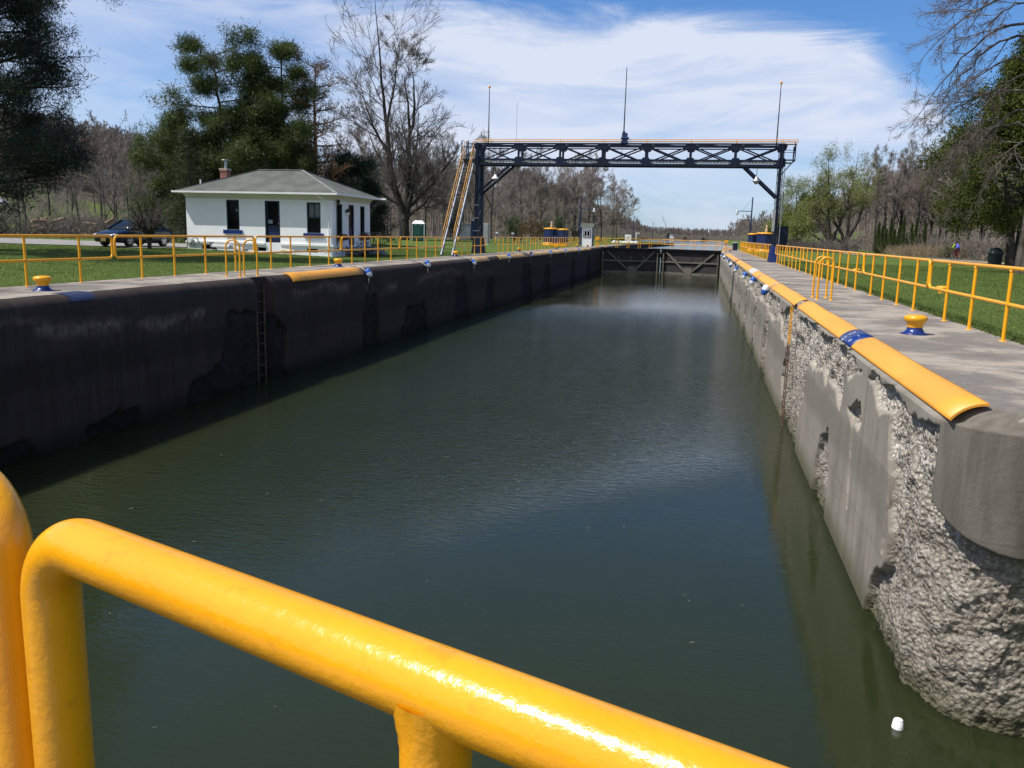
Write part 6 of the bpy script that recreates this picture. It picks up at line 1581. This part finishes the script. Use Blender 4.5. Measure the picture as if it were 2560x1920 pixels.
# hillside on the left
P = scat(350, lambda: rg.uniform(-330,-118), lambda: rg.uniform(80, 420), lambda x, y: -x/y > .33 and -x/y < 1.25)
while len(P) < 1500:
    y = rg.uniform(105, 290); x = -rg.uniform(.60, 1.06)*y
    if -x > 116: P.append((x, y))
forest('hillside_wood', 'bare reddish brown woodland covering the hillside at the left', P, rg.uniform(8.5,12,len(P)), 14, TWIGB, 301, .055)
P = scat(420, lambda: rg.uniform(-120,-40), lambda: rg.uniform(132, 330), lambda x, y: .14 < -x/y < .80 and (y > 160 or x < -48))
forest('backdrop_wood', 'brown bare woodland behind the gantry and maple', P, rg.uniform(10,15,len(P)), 16, TWIG, 321, .040)
P = scat(650, lambda: rg.uniform(-120,-26), lambda: rg.uniform(300, 760), lambda x, y: -x > np.interp(y, [300,760], [37,54]) and -x < np.interp(y,[300,760],[95,120]))
P += scat(900, lambda: rg.uniform(-120,120), lambda: rg.uniform(772, 900), lambda x, y: True)
forest('valley_wood', 'distant bare woodland closing the canal valley', P, np.array([rg.uniform(6.5,9) if q[1] > 770 else rg.uniform(9,13) for q in P]), 12, TWIG, 341, .085)
P = scat(850, lambda: rg.uniform(19,130), lambda: rg.uniform(205, 760), lambda x, y: x < 24+.22*y and x > np.interp(y,[205,250,330,700],[34,36,30,22]))
P += scat(460, lambda: rg.uniform(28,85), lambda: rg.uniform(70, 215), lambda x, y: x > np.interp(y, [70,95,120,180,215], [33,34,33,36,41]))
forest('right_wood', 'brown bare thicket and woodland along the right bank', P, rg.uniform(9,16,len(P)), 12, TWIG, 361, .045)
# brush and undergrowth
def brush(name, label, pts, h, mat, seed, n=26, lw=.03):
    rg = np.random.default_rng(seed); N = len(pts)*n; b0 = np.repeat(np.array(pts), n, 0)+rg.normal(size=(N,2))*1.0
    z0 = terrain(b0[:,0], b0[:,1])-.05; p0 = np.concatenate([b0, z0[:,None]], 1); dr = rg.normal(size=(N,3))*.55; dr[:,2] = 1; dr = unit(dr)
    L = h*rg.uniform(.4,1.2,N)[:,None]; P = np.stack([p0, p0+dr*L*.5, p0+dr*L+rg.normal(size=(N,3))*.12*h], 1); Rr = np.repeat(np.array([[lw,lw*.7,lw*.4]]), N, 0)
    S = spawn(rg, P, Rr, 4, .25, 1, .6, .2, .5, .8, lw*.4, 3, .05, .15, .3, .3)
    V, F = tubes([(P,Rr,3),(S[0],np.maximum(S[1],lw*.4),3)]); return stuff(np_mesh(name, V, [F], mat), label, 'undergrowth')
P = [(px, py) for px, py in scat(150, lambda: rg.uniform(26,42), lambda: rg.uniform(48,150), lambda x, y: x > np.interp(y, [p[1] for p in PATH[::-1]], [p[0] for p in PATH[::-1]])+2.2)]
brush('brush', 'tangled brown undergrowth behind the path on the right', P, 2.3, TWIG, 401)
P = [(-y*q, y) for y, q in zip(rg.uniform(75,125,70), rg.uniform(.62,1.0,70)) if y*q > 62]
brush('brush', 'low scrub scattered over the green slope', P, 2.0, TWIG, 405)
P = scat(110, lambda: rg.uniform(-66,-44), lambda: rg.uniform(52,112), lambda x, y: 46 < -x+.02*y < 64)
brush('brush', 'dark brush along the foot of the slope beyond the drive', P, 1.5, TWIGD, 402)
P = scat(70, lambda: rg.uniform(24,31), lambda: rg.uniform(104,118), lambda x, y: True)
brush('dead_grass', 'tan dead grass and weeds in front of the hedge shrubs', P, 1.1, pmat('tan_dead_grass', (.26,.20,.12), .9, .3, 2), 403, 40, .02)
P = scat(40, lambda: rg.uniform(9,18), lambda: rg.uniform(112,150), lambda x, y: True)
brush('brush', 'grey twiggy scrub under the willows', P, 1.6, TWIGD, 404)
# log heap at the left
lh = thing('log_pile', 'heap of pale cut logs at the wood edge left of the parked car', 'log pile', (-51, 60, gz(-51,60)))
LOGM = pmat('pale_cut_log', (.26,.18,.11), .85, .4, 3); g_ = random.Random(8)
for k in range(26):
    x, y, z_ = g_.uniform(-3.4,3.4), g_.uniform(-1.2,1.2), .2+g_.uniform(0,1.0); a = g_.uniform(-.5,.5)+(PI/2 if k % 3 == 0 else 0); l_ = g_.uniform(.6,1.5)
    mb = MB(); mb.tube([(x-math.cos(a)*l_/2,y-math.sin(a)*l_/2,z_),(x+math.cos(a)*l_/2,y+math.sin(a)*l_/2,z_+g_.uniform(-.2,.4))], g_.uniform(.09,.17), 8); o = mb.build('log', LOGM); o.parent = lh

# ---- lawn: blades, clumps and dandelions
rg = np.random.default_rng(501)
def blades(name, label, x0, x1, y0, y1, n, keep, hgt, mat, pw=2.0):
    y = y0+(y1-y0)*rg.random(n)**pw; x = rg.uniform(x0, x1, n); k = keep(x, y); x, y = x[k], y[k]; n = len(x)
    z_ = terrain(x, y)-.005; cl = .5+.9*fbm(x*1.3, y*1.3, 77); h = hgt*cl*rg.uniform(.5,1.3,n); a = rg.uniform(0,2*PI,n); w_ = (.004+.00025*y)
    b0 = np.stack([x-np.cos(a)*w_, y-np.sin(a)*w_, z_], 1); b1 = np.stack([x+np.cos(a)*w_, y+np.sin(a)*w_, z_], 1)
    tp = np.stack([x+rg.normal(size=n)*h*.5, y+rg.normal(size=n)*h*.5, z_+h], 1)
    return stuff(np_mesh(name, np.stack([b0,b1,tp],1).reshape(-1,3), [np.arange(n*3).reshape(-1,3)], mat), label, 'grass')
GRASSM = leafmat('grass_blades', (.098,.140,.026), (.132,.180,.038), (.175,.18,.07), 1.2, .7)
def keepl(x, y): return (woodmask(x, y) < .4) & ~((x < -26.9) & (y > 35.6) & (y < 48)) & ~((x > -27) & (x < -17.6) & (y > 38.6) & (y < 44.5))
blades('grass', 'short mown grass blades on the left lawn', -34, -14.36, 11, 58, 190000, keepl, .045, GRASSM, 1.5)
blades('grass', 'short mown grass blades on the right lawn', 4.67, 20, 9.5, 58, 190000, lambda x, y: (woodmask(x, y) < .4) & (pathdist(x, y) > 1.5), .045, GRASSM, 1.7)
blades('grass', 'longer ragged grass along the edge of the right walkway', 4.60, 5.0, 9, 60, 26000, lambda x, y: np.ones(len(x), bool), .085, GRASSM, 1.5)
n = 420; x = rg.uniform(4.9, 22, n); y = 10+60*rg.random(n)**1.3; s = .022+.0004*y; z_ = terrain(x, y)+.05
k = woodmask(x, y) < .3; x, y, z_, s = x[k], y[k], z_[k], s[k]; n = len(x); an = 2*PI*np.arange(6)/6
V = np.stack([x[:,None]+s[:,None]*np.cos(an), y[:,None]+s[:,None]*np.sin(an), np.repeat(z_[:,None]+.01,6,1)], -1).reshape(-1,3)
stuff(np_mesh('dandelions', V, [np.arange(n*6).reshape(-1,6)], pmat('dandelion_yellow', (.62,.50,.02), .7, .1)), 'yellow dandelion heads scattered over the right lawn', 'dandelions')
# ------------------------------------------------------------------ cyclist on the path
PX_, PY_ = 22.9, 84.6
zg = gz(PX_, PY_)+.03
HEAD = math.radians(112)                                             # heading, measured from +X: riding away, slightly left
bk = thing('bicycle', 'red bicycle ridden away along the path on the right', 'bicycle', (PX_, PY_, zg), None, HEAD)
RED = pmat('red_bike_paint', (.22,.012,.02), .35, .1, 3)
for x in (-.5, .52):
    w_ = lp(bk, 'wheel', lambda mb: mb.tube([(x+.33*math.cos(2*PI*k/22),0,.34+.33*math.sin(2*PI*k/22)) for k in range(22)], .024, 6, closed=True), TYRE)
    mb = MB()
    for k in range(6): mb.tube([(x,0,.34),(x+.32*math.cos(PI*k/3),0,.34+.32*math.sin(PI*k/3))], .006, 4)
    mb.tube([(x,-.06,.34),(x,.06,.34)], .03, 8); o = mb.build('spokes', GALV); o.parent = w_
lp(bk, 'frame', lambda mb: [mb.tube(q, .022, 6) for q in ([(-.5,0,.34),(-.05,0,.30)],[(-.05,0,.30),(-.20,0,.80)],[(-.20,0,.80),(-.5,0,.34)],[(-.18,0,.74),(.36,0,.80)],[(-.05,0,.30),(.37,0,.72)],[(.36,0,.86),(.52,0,.34)])], RED)
lp(bk, 'saddle', lambda mb: mb.ellip((-.22,0,.90),(.14,.07,.035),10), DARK)
lp(bk, 'handlebar', lambda mb: mb.tube([(.30,-.28,.98),(.38,-.12,1.0),(.36,0,.92),(.38,.12,1.0),(.30,.28,.98)], .016, 6), DARK)
lp(bk, 'crank', lambda mb: (mb.tube([(-.05,-.1,.30),(.06,-.12,.18),(.06,-.2,.18)], .014, 6), mb.tube([(-.05,.1,.30),(-.16,.12,.42),(-.16,.2,.42)], .014, 6)), DARK)
pe = thing('person', 'person cycling away in a lime and blue jacket and dark red leggings', 'person', (PX_, PY_, zg), None, HEAD)
def skinned(name, verts, edges, radii, mat, parent, sub=2):
    me = bpy.data.meshes.new(name); me.from_pydata(verts, edges, []); o = bpy.data.objects.new(name, me); COL.objects.link(o); o.parent = parent
    md = o.modifiers.new('skin', 'SKIN'); md.use_smooth_shade = True
    for i, r_ in enumerate(radii):
        q = r_ if isinstance(r_, tuple) else (r_, r_); me.skin_vertices[0].data[i].radius = q
    me.skin_vertices[0].data[0].use_root = True
    sb = o.modifiers.new('sub', 'SUBSURF'); sb.levels = sub; sb.render_levels = sub
    me.materials.append(mat); return o
LEGGING = pmat('dark_red_leggings', (.055,.012,.018), .8); SKINM = pmat('skin', (.42,.24,.17), .6)
LIME = pmat('lime_jacket', (.32,.58,.04), .6); JBLUE = pmat('blue_jacket', (.055,.085,.50), .6)
V = [(-.22,0,.96),(-.12,0,1.15),(.02,0,1.36),(.08,0,1.46),(.13,0,1.54),(.17,0,1.63),(.17,0,1.71),
     (-.16,.11,.92),(.20,.12,.72),(-.05,.13,.40),(-.10,.15,.36),(.04,.15,.32),
     (-.16,-.11,.92),(.16,-.12,.62),(.02,-.13,.24),(-.03,-.15,.14),(.11,-.15,.12),
     (.05,.19,1.40),(.16,.25,1.18),(.30,.26,1.02),(.36,.26,.99), (.05,-.19,1.40),(.16,-.25,1.18),(.30,-.26,1.02),(.36,-.26,.99)]
Ed = [(0,1),(1,2),(2,3),(3,4),(4,5),(5,6),(0,7),(7,8),(8,9),(9,10),(10,11),(0,12),(12,13),(13,14),(14,15),(15,16),(2,17),(17,18),(18,19),(19,20),(2,21),(21,22),(22,23),(23,24)]
rad = [(.15,.17),(.13,.16),(.14,.18),(.07,.07),(.06,.06),(.085,.075),(.07,.06),(.10,.10),(.065,.065),(.042,.042),(.045,.045),(.035,.04),(.10,.10),(.065,.065),(.042,.042),(.045,.045),(.035,.04),
       (.06,.06),(.045,.045),(.035,.035),(.04,.03),(.06,.06),(.045,.045),(.035,.035),(.04,.03)]
skinned('body', V, Ed, rad, LEGGING, pe)
# jacket: torso and sleeves over the body
V2 = [(-.20,0,1.0),(-.12,0,1.16),(.02,0,1.37),(.07,0,1.45)]
skinned('jacket_back', V2, [(0,1),(1,2),(2,3)], [(.18,.20),(.165,.195),(.17,.205),(.08,.08)], JBLUE, pe)
for s in (-1, 1):
    skinned('sleeve', [(.03,s*.15,1.41),(.06,s*.21,1.38),(.16,s*.26,1.18),(.29,s*.265,1.03)], [(0,1),(1,2),(2,3)], [.075,.075,.062,.05], LIME, pe)
mb = MB(); mb.ellip((.175,0,1.68),(.085,.072,.105),14); o = mb.build('face', SKINM); o.parent = pe
mb = MB(); mb.ellip((.165,0,1.735),(.125,.092,.085),14); o = mb.build('helmet', pmat('dark_helmet', (.02,.02,.05), .4)); o.parent = pe
